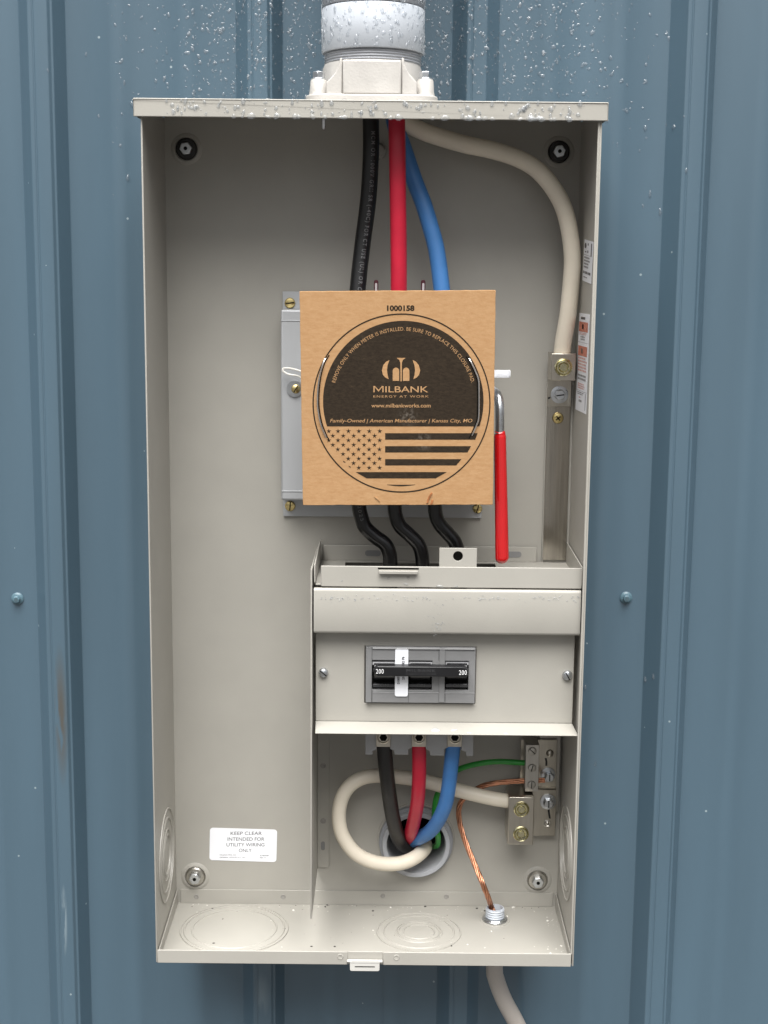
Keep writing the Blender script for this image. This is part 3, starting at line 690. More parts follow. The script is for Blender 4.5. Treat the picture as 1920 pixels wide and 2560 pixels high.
# outer ring
o_ = disc_pts(891, 901, 577, 581, 0, 360, 120); i_ = disc_pts(891, 901, 568.5, 572, 0, 360, 120)
for k in range(120): s.sheet([KX(*o_[k], ds), KX(*o_[k+1], ds), KX(*i_[k+1], ds), KX(*i_[k], ds)])
cx0, cy0, r0 = 902.5, 888, 520
am = 90+math.degrees(math.asin(164/520)); arc = disc_pts(cx0, cy0, r0, r0, -am, am, 100)
s.add([KX(cx0, 1052, ds)]+[KX(u, v, ds) for u, v in arc], [(0, i+2, i+1) for i in range(100)])
for (y0_, y1_, xe0, xe1, xs0, xs1) in ((1096, 1138, 1384, 1369, 785, 785), (1180, 1221, 1342, 1318, 785, 785), (1264, 1305, 1280, 1245, 785, 785), (1348, 1389, 1185, 1112, 593, 665)):
    s.sheet([KX(xs0, y0_, ds), KX(xe0, y0_, ds), KX(xe1, y1_, ds), KX(xs1, y1_, ds)])
lens = [(797+183*t/12, 1429+1.2*math.sin(math.pi*t/12)) for t in range(13)]+[(980-183*t/12, 1431+9*math.sin(math.pi*t/12)) for t in range(13)]
s.sheet([KX(u, v, ds) for u, v in lens])
rows = [(1083, 412, 6), (1113, 446, 5), (1142, 412, 6), (1172, 446, 5), (1201, 478, 5), (1231, 512, 4), (1261, 546, 4), (1290, 580, 3), (1320, 614, 3)]
for (y_, xs_, n_) in rows:
    for i in range(n_):
        x_ = xs_+i*67.6; q = []
        if x_ < 420: x_ += 8
        for k in range(10):
            rr = 17.5 if k % 2 == 0 else 6.0
            q.append(KX(x_+rr*math.sin(math.pi*k/5), y_-rr*math.cos(math.pi*k/5), ds))
        ctr = KX(x_, y_, ds); s.add([ctr]+q, [(0, 1+k, 1+(k+1) % 10) for k in range(10)])
for (x_, y_) in ((518, 1280), (553, 1312)): s.sheet([KX(x_-7, y_-6, ds), KX(x_+9, y_+2, ds), KX(x_+9, y_+7, ds), KX(x_-2, y_+4, ds)])
add_text(s, '1000158', lambda x, y: KX(797+178*x, 302-34*y, ds), .045)
art = s.build('printed_artwork', m_print, card, doubles=False)
s = MB(); d2 = .0003
def line(u0, u1, v0, v1): return lambda x, y: KX(u0+(u1-u0)*x, v1+(v0-v1)*y, d2)
add_text(s, 'ILBANK', line(786, 1064, 790, 831), .006, 0, 1.0)
for q_ in ([(709, 831), (709, 790), (717, 790), (717, 831)], [(767, 831), (767, 790), (775, 790), (775, 831)], [(711, 790), (719, 790), (745, 818), (742, 827)], [(773, 790), (765, 790), (739, 818), (742, 827)]):
    s.sheet([KX(u, v, d2+.00002*(len(s.v) % 3)) for u, v in q_])
add_text(s, 'ENERGY AT WORK', line(709, 1067, 850, 865), .0, 0, 1.25)
add_text(s, 'www.milbankworks.com', line(696, 1080, 903, 929), .010)
add_text(s, 'Family-Owned | American Manufacturer | Kansas City, MO', line(428, 1350, 1002, 1026), .004, .2, 1.0)
v_, f_ = text2d('REMOVE ONLY WHEN METER IS INSTALLED. BE SURE TO REPLACE THIS CLOSURE PAD.', .0, 0, 1.08)
def arcf(x, y):
    a = math.radians(-75+150*x); r_ = 456+25*y; return KX(cx0+r_*math.sin(a), cy0-r_*math.cos(a), d2)
s.add([arcf(x, y) for x, y in v_], f_)
for sg in (-1, 1):
    X = lambda x: 888+sg*(x-888)
    lp = [(963, 622), (985, 633), (1003, 655), (1012, 690), (1005, 718), (990, 735), (968, 746), (975, 720), (979, 688), (975, 655)]
    q = [KX(X(x), y, d2) for x, y in lp]; s.add(q, [(0, 1, 9), (1, 2, 8, 9), (2, 3, 7, 8), (3, 4, 5, 7), (5, 6, 7)])
    ar = [(900, 757), (900, 690)]+[(921-21*math.cos(math.radians(t)), 694-23*math.sin(math.radians(t))) for t in range(15, 181, 15)]+[(942, 757)]
    s.sheet([KX(X(x), y, d2) for x, y in ar])
tp = [(862, 608), (915, 608), (915, 611), (900, 622), (893.5, 640)]
s.add([KX(u, v, d2) for u, v in [(862, 608), (915, 608), (915, 611), (900, 621), (893.5, 640), (892.5, 760), (884.5, 760), (883.5, 640), (877, 621), (862, 611)]], [(0, 1, 2, 9), (9, 2, 3, 8), (8, 3, 4, 7), (7, 4, 5, 6)])
s.build('lettering', m_card, card, doubles=False)
# retaining wires through slits, torn flaps
for pts_ in ([(413, 590), (385, 640), (362, 720), (350, 810), (347, 900), (354, 970), (370, 1040), (395, 1105), (413, 1142)], [(1318, 598), (1340, 632), (1372, 700), (1388, 745), (1392, 800), (1391, 985), (1377, 1040), (1355, 1095), (1338, 1128)]):
    q = [KX(u, v, .0006+.002*math.sin(math.pi*i/(len(pts_)-1))) for i, (u, v) in enumerate(pts_)]
    q[0] = KX(*pts_[0], -.003); q[-1] = KX(*pts_[-1], -.003)
    MB().tube(smooth(q, 6), .0008, n=10).build('retaining_wire', m_staple, card)
    MB().tube(smooth([KX(u+(9 if u < 800 else -9), v, .00005) for u, v in pts_], 6), .0006, n=6).build('slit', m_dark, card)
for pts_, m in (([(1082, 1480), (1092, 1484), (1072, 1520), (1064, 1545), (1052, 1550), (1062, 1515)], m_rust), ([(1085, 1528), (1098, 1530), (1090, 1556), (1076, 1560)], m_rust), ([(715, 1508), (735, 1514), (752, 1540), (740, 1530)], m_card)):
    MB().prism([KX(u, v, .0001) for u, v in pts_], CN*.0008).build('torn_flap', m, card)

# ------------------------------------------------------------------ bypass lever
lev = thing('bypass_lever', 'bent steel lever with a long glossy red vinyl grip right of the cardboard', 'lever', P(1252, 1090, -.10))
pth = smooth(pc([(1200, 975, -.06), (1228, 976, -.075), (1242, 984, -.088), (1248, 1005, -.097), (1249.5, 1040, -.100), (1249.5, 1100, -.100), (1250, 1130, -.100)]), 10)
MB().tube(pth, plen(11, -.1), n=24).build('rod', m_zinc, lev)
g = smooth(pc([(1249.5, 1083, -.100), (1250, 1090, -.100), (1251, 1150, -.100), (1252.5, 1230, -.100), (1254, 1320, -.100), (1255, 1385, -.100), (1255, 1400, -.100), (1255, 1406, -.100), (1255, 1408.5, -.1)]), 8)
gr = []
for p in g:
    t = (g[0].z-p.z)/(g[0].z-g[-1].z); r = plen(15.2+2.3*t, -.1)
    if t > .955: r *= math.sqrt(max(0.04, 1-((t-.955)/.047)**2))
    if t < .012: r *= .92
    gr.append(r)
MB().tube(g, gr, n=32).build('grip', m_grip, lev, ang=60)

# ------------------------------------------------------------------ upper neutral lug, bus strip
bar = thing('bus_bar', 'long vertical aluminium bus strip down the right side of the back panel', 'bus bar', C3(700, 1500, -.006))
a0, a1, z0, z1 = rect(C3, 626, 930, 795, 2064, -.008)
tl, tr, bl, br = C3(640, 930, -.008), C3(822, 930, -.008), C3(612, 2064, -.008), C3(775, 2064, -.008)
zt_, zb_ = C3(735, 760, -.008).z, C3(690, 2064, -.008).z
s = MB(); s.box((tl.x+bl.x)/2, (tr.x+br.x)/2, -.0085, -.0055, zb_-.0, zt_); s.build('strip', m_alu, bar, bevel=.0003)
s = MB(); s.box((tl.x+bl.x)/2-.001, (tr.x+br.x)/2+.0045, -.0055, -.0017, zb_-.02, zt_); s.build('backing_channel', m_beige, bar, bevel=.0004)
slot_screw(C3(722, 1018, -.0087), plen(14, 0), m_brass, bar, 40, .003, ph=True)
lug = thing('neutral_lug', 'single square metal lug clamping the cream cable at the upper right', 'cable lug', C3(745, 800, -.02))
x0, x1, z0, z1 = rect(C3, 645, 740, 820, 932, -.012); MB().box(x0, x1, -.0130, -.0087, z0, z1+.01).build('mounting_tongue', m_nickel, lug, bevel=.0004)
x0, x1, z0, z1 = rect(C3, 672, 542, 852, 742, -.042); MB().box(x0, x1, -.042, -.0130, z0, z1).build('lug_body', m_nickel, lug, bevel=.0006)
def set_screw(c, r, m, par):
    c = Vector(c); o = MB().lathe([(r*1.02, 0), (r, .0010), (r*.90, .0018), (r*.82, .0012), (r*.80, .0010), (r*.74, .0024), (r*.60, .0026), (r*.44, .0010), (r*.40, .0010)], c, n=36).build('set_screw', m, par, ang=28)
    h = MB(); hexprof(h, c+Vector((0, -.0011, 0)), r*.42, .0004, rot=15); h.build('hex_socket', m, o); h = MB(); hexprof(h, c+Vector((0, -.0018, 0)), r*.2, .0003, rot=15); h.build('socket_recess', m_olive, o)
    return o
set_screw(C3(763, 643, -.0422), plen(22, -.04), m_olive, lug)
def hex_bolt(c, r, par, slot=90, m=m_zinc, off=(.0, 0)):
    c = Vector(c); o = MB().lathe([(r, 0), (r, .0012), (r*.7, .0018), (r*.6, .0018)], c, n=36).build('hex_bolt', m, par)
    h = MB(); hexprof(h, c+Vector((off[0], -.0017, off[1])), r*.66, .0065, rot=10); h.build('bolt_head', m, o, bevel=.0008)
    ca, sa = math.cos(math.radians(slot)), math.sin(math.radians(slot)); q = []
    for (u, v) in ((-.46, -.07), (.46, -.07), (.46, .07), (-.46, .07)): q.append(c+Vector((off[0]+(u*ca-v*sa)*r, -.0084, off[1]+(u*sa+v*ca)*r)))
    MB().prism(q, (0, .0006, 0)).build('slot', m_marker, o)
    return o
hex_bolt(C3(733, 845, -.0132), plen(21.5, 0), lug, 8)
s = MB()
for (a, b) in (((648, 872), (664, 868)), ((668, 864), (690, 861)), ((694, 860), (712, 857))):
    p, q = C3(*a, -.0133), C3(*b, -.0133); s.prism([p+Vector((0, 0, .0009)), q+Vector((0, 0, .0011)), q-Vector((0, 0, .0011)), p-Vector((0, 0, .0009))], (0, -.0001, 0))
s.build('marker_line', m_marker, lug)

# ------------------------------------------------------------------ breaker bracket (open tray)
br_ = thing('breaker_bracket', 'open beige metal tray above the breaker where black cables enter', 'bracket', C4(800, 420, -.1))
YB = -.1245
x0, x1, z0, z1 = rect(C4, 137, 364, 1568, 477, YB); x1 = min(x1, xin-.0015)
MB().box(x0, x1, YB-.0015, YB, z0, z1).build('front_flange', m_beige, br_, bevel=.0006)
zsh = C4(700, 332, -.005).z; zbk = C4(700, 250, -.005).z
xsl = C4(96, 420, -.12).x+.0022
ox0, ox1 = C4(268, 340, -.03).x, C4(1100, 345, -.05).x
s = MB(); yy0, yy1 = YB+.001, -.005
# shelf as a plate in XY with opening: reuse grid in XZ then swap
g_ = MB(); g_.grid([xsl, ox0, ox1, xin-.002], [yy0, -.095, -.012, yy1], {(1, 1)}, 0, .0015)
s.add([(v.x, v.z, zsh-v.y) for v in g_.v], g_.f); s.build('shelf', m_beige, br_, bevel=.0003)
bx0, bx1 = C4(150, 290, -.005).x, C4(1312, 290, -.005).x
MB().box(bx0, bx1, -.0066, -.0050, zsh, zbk).build('rear_flange', m_beige, br_, bevel=.0004)
for (u, v) in ((420, 290), (1187, 297)):
    c = C4(u, v, -.0067); MB().prism(rrect(c.x-.0085, c.x+.0085, c.z-.0032, c.z+.0032, .003, -.0070), (0, .0006, 0)).build('slot', m_plgrey, br_)
for (X, sgn) in ((xsl-.0016, 1), (xin-.0024, -1)):
    s = MB(); s.prism([(X, -.006, zbk+.006), (X, YB-.001, z1+.001), (X, YB-.001, z0+.004), (X, YB+.006, z0-.0005), (X, -.006, z0)], (.0014, 0, 0)); s.build('side_flange', m_beige, br_, bevel=.0004)
lx0, lx1, lz0, lz1 = rect(C4, 452, 388, 665, 405, YB-.006)
s = MB(); s.box(lx0, lx1, YB-.0065, YB-.0014, lz1-.0014, lz1); s.box(lx0, lx1, YB-.0065, YB-.005, lz0, lz1-.0014); o = s.build('latch_tab', m_beige, br_, bevel=.0004)
MB().box(lx0-.001, lx1+.001, YB-.0017, YB-.0013, lz1+.0008, lz1+.0024).build('slot', m_dark, br_)
for (u, v) in ((505, 424), (612, 424)): dimple(C4(u, v, YB-.0016), .0014, br_)
# tab with a round hole
x0, x1, z0_, z1_ = rect(C4, 782, 262, 987, 372, YB+.002); hc = C4(884, 306, YB+.002); hr = plen(12.4, YB)
s = plate_round_hole(x0, x1, z0_-.008, z1_, hc.x, hc.z, hr, YB+.0014, YB+.0029); s.build('hanging_tab', m_beige, br_, bevel=.0003)
MB().lathe([(hr*1.02, 0), (hr*1.02, .0002)], (hc.x, YB+.0068, hc.z), n=32).build('tab_hole_shade', m_dark, br_)  # near-black disc stands in for the shade seen through the hole

# ------------------------------------------------------------------ breaker cover
YC = -.110; YH = -.129
cov = thing('breaker_cover', 'beige breaker dead front with a wide raised band and flared bottom edge', 'breaker cover', C4(800, 950, YC))
x0, x1, zb, zt = rect(C4, 108, 600, 1516, 1210, YC)
hx0_, hx1_, hz0_, hz1_ = rect(CB, 152, 170, 1510, 868, YC)
MB().grid([x0, hx0_, hx1_, x1], [zb, hz0_, hz1_, zt], {(1, 1)}, YC-.0015, YC).build('face_plate', m_beige, cov, bevel=.0005)
A = [C4(108, 1210, YC-.0015), C4(1516, 1210, YC-.0015), C4(1541, 1280, -.134), C4(105, 1280, -.134)]
zz = (A[2].z+A[3].z)/2; za = (A[0].z+A[1].z)/2
q = [(x0, YC-.0015, zb), (x1, YC-.0015, zb), (min(A[2].x, xin-.0005), -.134, zz), (A[3].x, -.134, zz)]
MB().prism(q, (0, .0012, -.0011)).build('bottom_flare', m_beige, cov, bevel=.0004)
x0, x1, z0, z1 = rect(C4, 97, 489, 1553, 735, YH); x1 = min(x1, xin-.002)
s = MB(); pr = [(YH+.007, z1-.0004), (YH+.002, z1), (YH+.0006, z1-.0008), (YH, z1-.003), (YH-.0006, (z0+z1)/2), (YH, z0+.003), (YH+.0006, z0+.0008), (YH+.002, z0), (YH+.018, z0+.0004), (YH+.018, z0+.0018), (YH+.003, z0+.0016), (YH+.0016, z0+.004), (YH+.0016, z1-.004), (YH+.003, z1-.0016), (YH+.007, z1-.0018)]
s.prism([(x0, y, z) for y, z in pr], (x1-x0, 0, 0)); s.build('raised_band', m_beige, cov, ang=50)
c = C4(150, 940, YC-.0016); slot_screw(c, plen(12.3, YC), m_zinc, cov, -40, .0045)
c = C4(1480, 955, YC-.0016); slot_screw(c, plen(13.2, YC), m_zinc, cov, 120, .0045)

# ------------------------------------------------------------------ breaker
brk = thing('circuit_breaker', 'grey three pole 200 amp breaker with black tied handle', 'circuit breaker', CB(830, 520, -.11))
def cb(u0, v0, u1, v1, Y): return rect(CB, u0, v0, u1, v1, Y)
x0, x1, z0, z1 = cb(166, 180, 1503, 862, -.115)
bxs = [x0]+[cb(u, 0, u+1, 1, -.115)[0] for u in (248, 540, 690, 985, 1136, 1430)]+[x1]
bzs = [z0, CB(800, 706, -.115).z, CB(800, 346, -.115).z, z1]
MB().grid(bxs, bzs, {(1, 1), (3, 1), (5, 1)}, -.1165, -.108).build('front_housing', m_plgrey, brk, bevel=.0007)
MB().box(x0, x1, -.108, -.035, z0-.018, z1+.030).build('housing', m_plgrey, brk, bevel=.001)
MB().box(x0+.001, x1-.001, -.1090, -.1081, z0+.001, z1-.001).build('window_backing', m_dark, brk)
for (u0, u1) in ((170, 240), (1064, 1132)):
    a = cb(u0, 184, u1, 858, -.1172); MB().box(a[0], a[1], -.1174, -.1166, a[2], a[3]).build('rib', m_plgrey, brk, bevel=.0003)
for u in (244, 688, 1060, 1136):
    s = MB(); a = cb(u-1.6, 184, u+1.6, 345, -.1166); s.box(a[0], a[1], -.1168, -.1166, a[2], a[3]); s.build('pole_seam', m_black, brk)
    a = cb(u-1.6, 706, u+1.6, 860, -.1166); MB().box(a[0], a[1], -.1168, -.1166, a[2], a[3]).build('pole_seam', m_black, brk)
s = MB(); a = cb(250, 184, 1500, 212, -.117); s.prism([(a[0], -.1166, a[2]), (a[0], -.1166, a[3]), (a[0], -.1182, a[2]+.0003)], (a[1]-a[0], 0, 0)); s.build('top_ridge', m_plgrey, brk, bevel=.0002)
s = MB(); a = cb(250, 738, 1500, 745, -.117); s.box(a[0], a[1], -.1170, -.1166, a[2], a[3]); s.build('bottom_ridge', m_plgrey2, brk, bevel=.0002)
for (u0, u1) in ((248, 540), (692, 984), (1137, 1428)):
    a = cb(u0+4, 356, u1-6, 392, -.112); MB().box(a[0], a[1], -.1150, -.1092, a[2], a[3]).build('window_lip', m_plgrey3, brk)
    a = cb(u0+18, 390, u1-22, 610, -.119)
    prf = [(-.112, a[3]), (-.120, a[3]-.0005), (-.122, a[3]-.004), (-.119, a[2]+.006), (-.112, a[2])]
    t = MB(); t.prism([(a[0], y, z) for y, z in prf], (a[1]-a[0], 0, 0)); tg_ = t.build('toggle', m_black, brk, bevel=.0006)
    a = cb(u0+4, 632, u1-6, 672, -.113); MB().box(a[0], a[1], -.1145, -.1092, a[2], a[3]).build('toggle_ledge', m_emb, brk, bevel=.0004)
    um = (u0+u1)/2; t = MB(); add_text(t, 'ON', lambda x, y: CB(um-50+100*x, 672-42*y, -.1147), .01); t.build('lettering', mat('raised_on', (.06, .06, .06), .3), tg_)
# handle tie
x0, x1, z0, z1 = cb(260, 424, 1420, 546, -.130); k_ = .004
s = MB(); oc = [(x0+k_, z1), (x1-k_, z1), (x1, z1-k_*.8), (x1, z0+k_*.5), (x1-k_*.5, z0), (x0+k_, z0), (x0, z0+k_), (x0, z1-k_)]
s.prism([(x, -.130, z) for x, z in oc], (0, .010, 0)); hd = s.build('handle_tie', m_black, brk, bevel=.0008, seg=3)
t = MB(); add_text(t, '200', lambda x, y: CB(292+94*x, 507-58*y, -.1302), .0, 0, 1.12); t.build('lettering', m_whiteink, hd); t = MB(); add_text(t, '200', lambda x, y: CB(1305+95*x, 522-58*y, -.1302), .0, 0, 1.12); t.build('lettering', m_whiteink, hd)
t = MB(); add_text(t, 'MILBANK', lambda x, y: CB(665+355*x, 490-40*y, -.1302), .0, 0, 1.3); add_text(t, 'ENERGY AT WORK', lambda x, y: CB(660+370*x, 520-14*y, -.1302)); t.build('embossed_lettering', m_emb, hd)
# barcode sticker running under the tie
Y = -.1176; a = cb(525, 198, 685, 785, Y)
s = MB(); s.prism(rrect(a[0], a[1], a[2], a[3], .0022, Y), (0, -.0002, 0)); st = s.build('sticker', m_label, brk); tag(st, 'narrow white sticker running vertically under the black handle')
t = MB(); Y2 = Y-.0004
def vert(ub, ut, vs_, ve): return lambda x, y: CB(ub+(ut-ub)*y, vs_+(ve-vs_)*x, Y2)
add_text(t, '42 P6', vert(640, 608, 395, 300), .03); add_text(t, 'D1000', vert(580, 552, 635, 545), .03); add_text(t, '29', vert(640, 612, 582, 545), .03)
t.build('lettering', m_ink, st)
# lower terminals
s = MB()
Yt = -.084
for pg in ([(378, 40), (440, 40), (440, 162), (418, 170), (418, 190), (378, 190)], [(514, 40), (634, 40), (634, 150), (613, 160), (613, 190), (538, 190), (534, 166), (514, 160)],
           [(708, 40), (830, 40), (830, 150), (809, 160), (809, 195), (733, 195), (729, 170), (708, 160)], [(903, 40), (968, 40), (968, 197), (930, 197), (928, 175), (903, 166)]):
    s.prism([C5(u, v, Yt) for u, v in pg], (0, .03, 0))
s.build('terminal_shroud', m_plgrey2, brk, bevel=.0006)
for u in (477, 672, 867):
    a = rect(C5, u-40, 50, u+39, 147, -.087); o = MB().box(a[0], a[1], -.087, -.060, a[2], a[3]).build('terminal_lug', m_nickel, brk, bevel=.0005)
    c = C5(u, 94, -.0872); MB().lathe([(.0066, 0), (.0066, .002), (.0054, .003), (.0050, .001)], c, n=30).build('terminal_screw', m_nickel, o)
    h = MB(); hexprof(h, c+Vector((0, -.0011, 0)), .0042, .0002); h.build('hex_socket', m_dark, o)
for u in (477+20, 672+20, 867+20):      # line side terminals glimpsed through the gap over the band
    a = rect(C4, u-42, 440, u+42, 500, -.100); MB().box(a[0], a[1], -.100, -.06, a[2]-.004, a[3]+.003).build('line_lug', m_nickel_d, brk, bevel=.001)

# ------------------------------------------------------------------ ground and neutral bar, lower right
gb = thing('ground_bar', 'small upright three screw terminal bar clamping green and copper wires', 'terminal bar', C7(745, 500, -.03))
a = rect(C7, 678, 258, 818, 742, -.040); MB().box(a[0], a[1], -.040, -.0125, a[2], a[3]).build('bar_body', m_nickel_d, gb, bevel=.0004)
a = rect(C7, 815, 205, 1002, 700, -.0125); s = MB(); s.box(a[0]-.02, a[1], -.0125, -.0095, a[2], a[3]); s.build('mounting_plate', m_nickel, gb, bevel=.0004)
a = rect(C7, 815, 698, 1000, 720, -.018); MB().box(a[0], a[1], -.0185, -.0125, a[2]+.0014, a[3]-.0012).build('bent_lip', m_nickel, gb, bevel=.0004)
for (u, v, an) in ((750, 323, -42), (747, 497, 75), (742, 670, 88)): slot_screw(C7(u, v, -.0402), plen(10.5, -.04), m_nickel_d, gb, an, .0016)
hex_bolt(C7(912, 565, -.0127), plen(19, 0), gb, 90, off=(.001, -.001))
def mark(pts_, Y, par, wd=.0011):
    s = MB(); q = [C7(u, v, Y) for u, v in pts_]
    for p, r_ in zip(q, q[1:]): s.prism([p+Vector((wd, 0, 0)), r_+Vector((wd, 0, 0)), r_-Vector((wd, 0, 0)), p-Vector((wd, 0, 0))], (0, -.0001, 0))
    s.build('marker_line', m_marker, par)
mark([(888, 395), (896, 430), (895, 475)], -.0127, gb)
c = C7(932, 345, -.0126); MB().lathe([(.0042, 0), (.0036, .0022), (.0015, .0034), (0, .0036)], c, n=24).build('rivet', m_nickel, gb)
bs = MB(); a = rect(C7, 812, 60, 1030, 940, -.006); bs.box(a[0], a[1], -.0085, -.0017, a[2], a[3]); tag(bs.build('mounting_strip', m_nickel_d, enc, bevel=.0003), None)
nl = thing('neutral_lug', 'tall two screw metal lug clamping the cream loop at the lower right', 'cable lug', C7(640, 1040, -.04))
a = rect(C7, 760, 722, 992, 1200, -.0125); MB().box(a[0]-.02, a[1], -.0128, -.0090, a[2], a[3]).build('mounting_tongue', m_nickel, nl, bevel=.0004)
a = rect(C7, 500, 800, 764, 1294, -.050); MB().box(a[0], a[1], -.050, -.0130, a[2], a[3]).build('lug_body', m_nickel, nl, bevel=.0008)
set_screw(C7(637, 925, -.0502), plen(20.5, -.05), m_olive, nl); set_screw(C7(632, 1180, -.0502), plen(20.5, -.05), m_olive, nl)
hex_bolt(C7(912, 845, -.0130), plen(20.5, 0), nl, 90)
mark([(918, 905), (920, 950), (932, 1022)], -.0131, nl)
c = C7(905, 1072, -.0129); MB().lathe([(.0042, 0), (.0042, .0003), (.0034, .0006), (.0024, -.0001), (0, .0012)], c, n=26).build('rivet', m_nickel_d, nl)

# ------------------------------------------------------------------ conduit bushing on the back panel
bc = Vector((HOLE.x, -T, HOLE.z)); bu = thing('conduit_bushing', 'round grey plastic bushing in the back panel where the load cables exit', 'conduit bushing', bc)
u_ = plen(1, 0)
MB().lathe([(101*u_, 0), (100*u_, .0010), (96*u_, .0012), (95*u_, .0004), (80*u_, .0004)], bc+Vector((0, 0, .0008)), n=80, close=True).build('backing_ring', m_beige, bu, ang=30)
s = MB(); s.lathe([(96*u_, .0004), (97*u_, .0016), (96*u_, .0060), (93*u_, .0072), (82*u_, .0072), (81*u_, .0004)], bc, n=72, close=True); s.build('lock_nut', m_pvc, bu, ang=30)
s = MB(); s.lathe([(88*u_, .0072), (88.5*u_, .0125), (87*u_, .0138), (77*u_, .0138), (75.5*u_, .0128), (74*u_, .0), (74*u_, -.046), (78*u_, -.046), (78*u_, .0072)], bc, n=80, close=True); s.build('pipe_end', m_pvcm, bu, ang=40)
MB().lathe([(77*u_, -.0465), (77*u_, -.046)], bc, n=48).build('opening', m_dark, bu)  # near-black disc painted as the dark depth inside the pipe

# ------------------------------------------------------------------ small fitting in the floor
fc = PZ(1237, 2300, ZF); ft = thing('floor_fitting', 'small threaded grey fitting with lock nut on the box floor', 'conduit fitting', (fc.x, fc.y, ZF))
fr_ = plen(24, fc.y); zz = PZ(1237, 2300, ZF)
MB().lathe([(fr_*1.62, 0), (fr_*1.6, .0005), (fr_*1.05, .0006)], (fc.x, fc.y, ZF), ax=(0, 0, 1), n=48).build('washer', m_beige, ft)
s = MB(); s.lathe([(fr_*1.33, .0006), (fr_*1.35, .002), (fr_*1.3, .0042), (fr_*1.0, .0044)], (fc.x, fc.y, ZF), ax=(0, 0, 1), n=8); s.lathe([(fr_*1.25, .0006), (fr_*1.42, .0016), (fr_*1.25, .0032)], (fc.x, fc.y, ZF), ax=(0, 0, 1), n=40); s.build('lock_nut', m_zinc, ft, bevel=.0006)
prof = [(fr_, .002)]; z = .004
while z < .0140: prof += [(fr_*.92, z), (fr_*1.04, z+.0010), (fr_*.92, z+.0021)]; z += .0026
prof += [(fr_*.96, z), (fr_*.84, z+.0004), (fr_*.83, .002)]
s = MB(); s.lathe(prof, (fc.x, fc.y, ZF), ax=(0, 0, 1), n=48, close=True); s.build('threaded_end', m_pvcw, ft, ang=60)
MB().lathe([(fr_*.84, 0), (fr_*.84, .0002)], (fc.x, fc.y, ZF+.0025), ax=(0, 0, 1), n=30).build('opening', m_dark, ft)  # near-black disc painted as the shade down inside the fitting
pth = smooth([(fc.x-.0006, fc.y, ZF-.002)]+[P(x, y, fc.y) for x, y in ((1236, 2420), (1240, 2446), (1250, 2476), (1264, 2508), (1280, 2537), (1293, 2562), (1318, 2615), (1345, 2690), (1360, 2800))], 8)
tag(MB().tube(pth, plen(22.5, fc.y), n=28).build('lower_conduit', m_pipe, loc=pth[0], ang=60), 'dusty beige conduit curving down and right below the meter box', 'conduit')

# ------------------------------------------------------------------ raindrops
def drop(mb, c, nrm, rx, rz, h, seg=9, tilt=0.):
    nrm = Vector(nrm).normalized(); up = Vector((0, 0, 1))
    if abs(nrm.z) > .9: up = Vector((0, 1, 0))
    up = (up-nrm*up.dot(nrm)).normalized(); sd_ = up.cross(nrm)
    u2 = up*math.cos(tilt)+sd_*math.sin(tilt); s2 = sd_*math.cos(tilt)-up*math.sin(tilt)
    o = len(mb.v); rings = ((1.0, -.15), (.97, .35), (.80, .70), (.45, .94)); ph = R.random()*6; wob = R.uniform(0, .34)
    for (q, hh) in rings:
        for k in range(seg):
            t = 2*math.pi*k/seg; w_ = 1+wob*math.sin(2*t+ph)+wob*.5*math.sin(3*t+ph*2); zz = math.sin(t); tear = 1-.28*max(0, zz)
            mb.v.append(c+s2*(rx*q*math.cos(t)*w_*tear)+u2*(rz*q*zz*w_)+nrm*(h*hh))
    mb.v.append(c+nrm*h)
    for i in range(3):
        for k in range(seg): mb.f.append((o+i*seg+k, o+i*seg+(k+1) % seg, o+(i+1)*seg+(k+1) % seg, o+(i+1)*seg+k))
    for k in range(seg): mb.f.append((o+3*seg+k, o+3*seg+(k+1) % seg, o+4*seg))
    mb.f.append(tuple(o+k for k in range(seg))[::-1])
s = MB(); placed = 0
for _ in range(13500):
    px, py = R.uniform(120, 1790), R.uniform(-60, 620)
    # density: heavy right around the conduit, thinning outwards and down
    d = abs(px-930); wx = max(0, 1-max(0, d-380)/450)**1.6; wy = max(0, 1-max(0, py-150)/430)**2
    if px < 640: wx *= max(.05, (px-120)/520)
    if R.random() > wx*wy*.62: continue
    if 345 < px < 1510 and py > 250: continue
    p = P(px, py, YPAN); y, sl = wallY(p.x)
    k = R.random(); r = .0006+.0014*k**2.4
    nn = Vector((math.sin(sl), -math.cos(sl), 0))
    drop(s, Vector((p.x, y, p.z)), nn, r*R.uniform(.7, 1.2), r*R.uniform(.8, 1.7), r*.36, tilt=R.gauss(0, .5)); placed += 1
    if R.random() < .14:      # drops that ran together
        q = Vector((p.x+r*R.uniform(-1.3, 1.3), y, p.z+r*R.uniform(-1, 1))); drop(s, q, nn, r*.8, r*R.uniform(.5, .9), r*.3, tilt=R.gauss(0, .8))
for (px, py) in ((1463, 1718), (1487, 1907), (1628, 1683), (1612, 1697), (320, 445), (1625, 485), (1650, 530), (1705, 430), (330, 260), (1613, 320), (1680, 320)):
    p = P(px, py, YPAN); y, sl = wallY(p.x); drop(s, Vector((p.x, y, p.z)), Vector((math.sin(sl), -math.cos(sl), 0)), .0018, .0032, .0014)
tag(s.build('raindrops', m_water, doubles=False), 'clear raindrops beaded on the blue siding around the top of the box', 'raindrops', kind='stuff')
s = MB()
for _ in range(1000):
    th = R.uniform(0, 2*math.pi); z = R.uniform(zcb+.001, ztop+.03)
    if math.sin(th) > .35: continue
    nn = Vector((math.cos(th), math.sin(th), 0)); k = R.random(); r = .0005+.0016*k**2.2
    drop(s, Vector((CX, CY, z))+nn*RC, nn, r, r*R.uniform(1, 1.9), r*.5, tilt=R.gauss(0, .25))
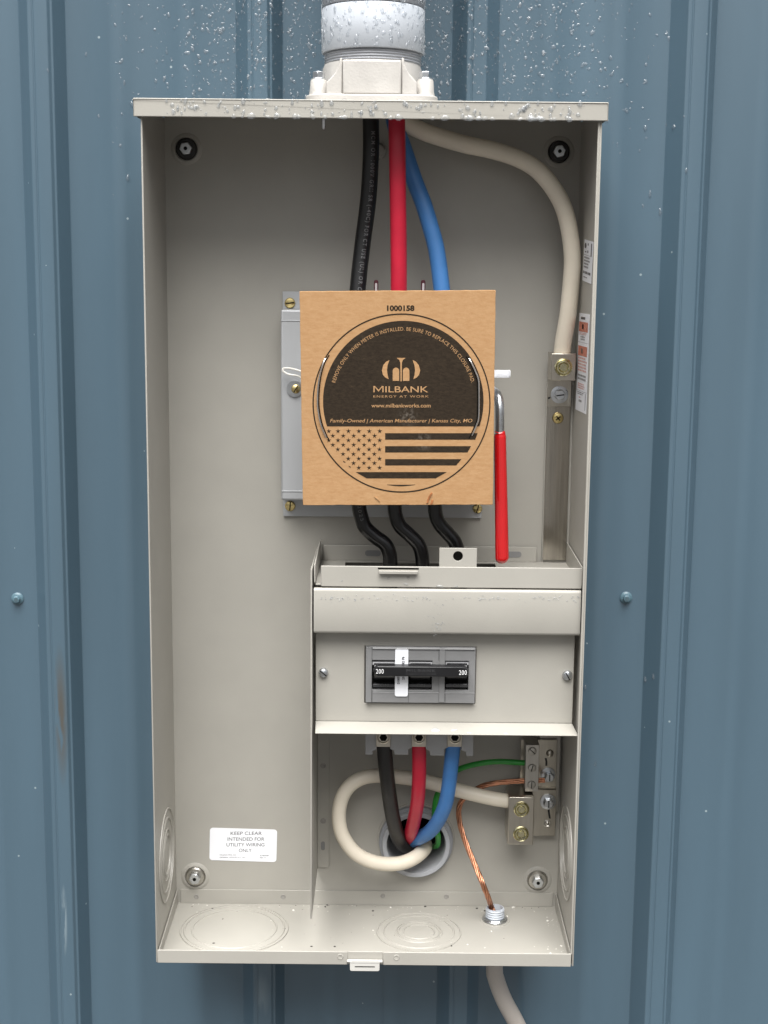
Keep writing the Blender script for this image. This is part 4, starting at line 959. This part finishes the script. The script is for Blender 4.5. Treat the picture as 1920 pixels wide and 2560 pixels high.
tag(s.build('raindrops', m_water, doubles=False), 'clear raindrops beaded on the grey conduit coupling', 'raindrops', kind='stuff')
s = MB(); yc = YF-.0045
for _ in range(150):
    x = R.uniform(-.19, .2); k = R.random(); r = .0005+.0018*k**2
    drop(s, Vector((x, yc, R.uniform(LIPB+.003, CT-.001))), (0, -1, 0), r, r*R.uniform(1, 1.9), r*.6)
for _ in range(34):
    x = R.uniform(-.17, .2); r = R.uniform(.0016, .0034)
    drop(s, Vector((x, yc, LIPB+r*.5)), (0, -1, 0), r*R.uniform(.9, 1.6), r, r*.55)
for _ in range(260):
    x = R.uniform(-.19, .2); y = R.uniform(yc+.002, -.005); r = R.uniform(.0008, .0028)
    if (x-HC)**2+(y-CY)**2 < .07**2: continue
    drop(s, Vector((x, y, CT)), (0, 0, 1), r, r*R.uniform(.8, 1.4), r*.5)
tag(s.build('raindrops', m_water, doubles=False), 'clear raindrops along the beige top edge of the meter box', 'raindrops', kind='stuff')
s = MB()
for _ in range(230):
    u = R.uniform(105, 1545); v = 535+R.gauss(0, 9); p = C4(u, v, YH-.0005); r = R.uniform(.0002, .0007)
    if R.random() < .35+.3*math.sin(u/60): continue
    drop(s, p, (0, -1, 0), r*R.uniform(1, 2.4), r, r*.5, seg=7)
for _ in range(30):
    p = C4(770+R.gauss(0, 22), R.uniform(560, 740), YH-.0005); r = R.uniform(.0003, .0009); drop(s, p, (0, -1, 0), r, r, r*.5)
for (u, v, r) in ((785, 470, .0022), (875, 471, .0014), (600, 458, .0016), (250, 441, .0008), (870, 528, .0018)):
    drop(s, C4(u, v, YB-.0016), (0, -1, 0), r*1.4, r*.8, r*.5)
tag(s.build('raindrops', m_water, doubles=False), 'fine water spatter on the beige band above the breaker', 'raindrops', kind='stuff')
s = MB()
for (u, v, r) in ((760, 1258, .006), (862, 1257, .0035), (510, 1203, .001), (945, 1272, .002), (1145, 1276, .0018)):
    t = (v-1210)/70; p = C4(u, v, YC-.0015-(.022*t)); drop(s, p+Vector((0, -.0002, .0004)), (0, -.6, .8), r, r*.4, r*.18)
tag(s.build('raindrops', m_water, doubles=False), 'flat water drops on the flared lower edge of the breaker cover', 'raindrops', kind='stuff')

# grit on the box floor
for m, cnt, lab in ((mat('dark_grit', (.05, .045, .04), .8), 70, 'dark grit and metal shavings scattered on the box floor'), (mat('pale_grit', (.75, .73, .68), .6), 110, 'pale crumbs scattered along the edges of the box floor')):
    s = MB()
    for _ in range(cnt):
        k = R.random()
        if k < .35: x, y = R.uniform(-.20, .205), -T-.003-abs(R.gauss(0, .006))
        elif k < .6 and cnt > 100: x, y = .209-abs(R.gauss(0, .007)), R.uniform(YF+.004, -.01)
        else: x, y = R.uniform(-.2, .2), R.uniform(YF+.004, -.01)
        r = R.uniform(.0003, .0008) if R.random() < .85 else .0015
        drop(s, Vector((x, y, ZF)), (0, 0, 1), r, r*R.uniform(.5, 1.3), r*.5, seg=5, tilt=R.random()*3)
    tag(s.build('floor_grit', m, doubles=False), lab, 'grit', kind='stuff')
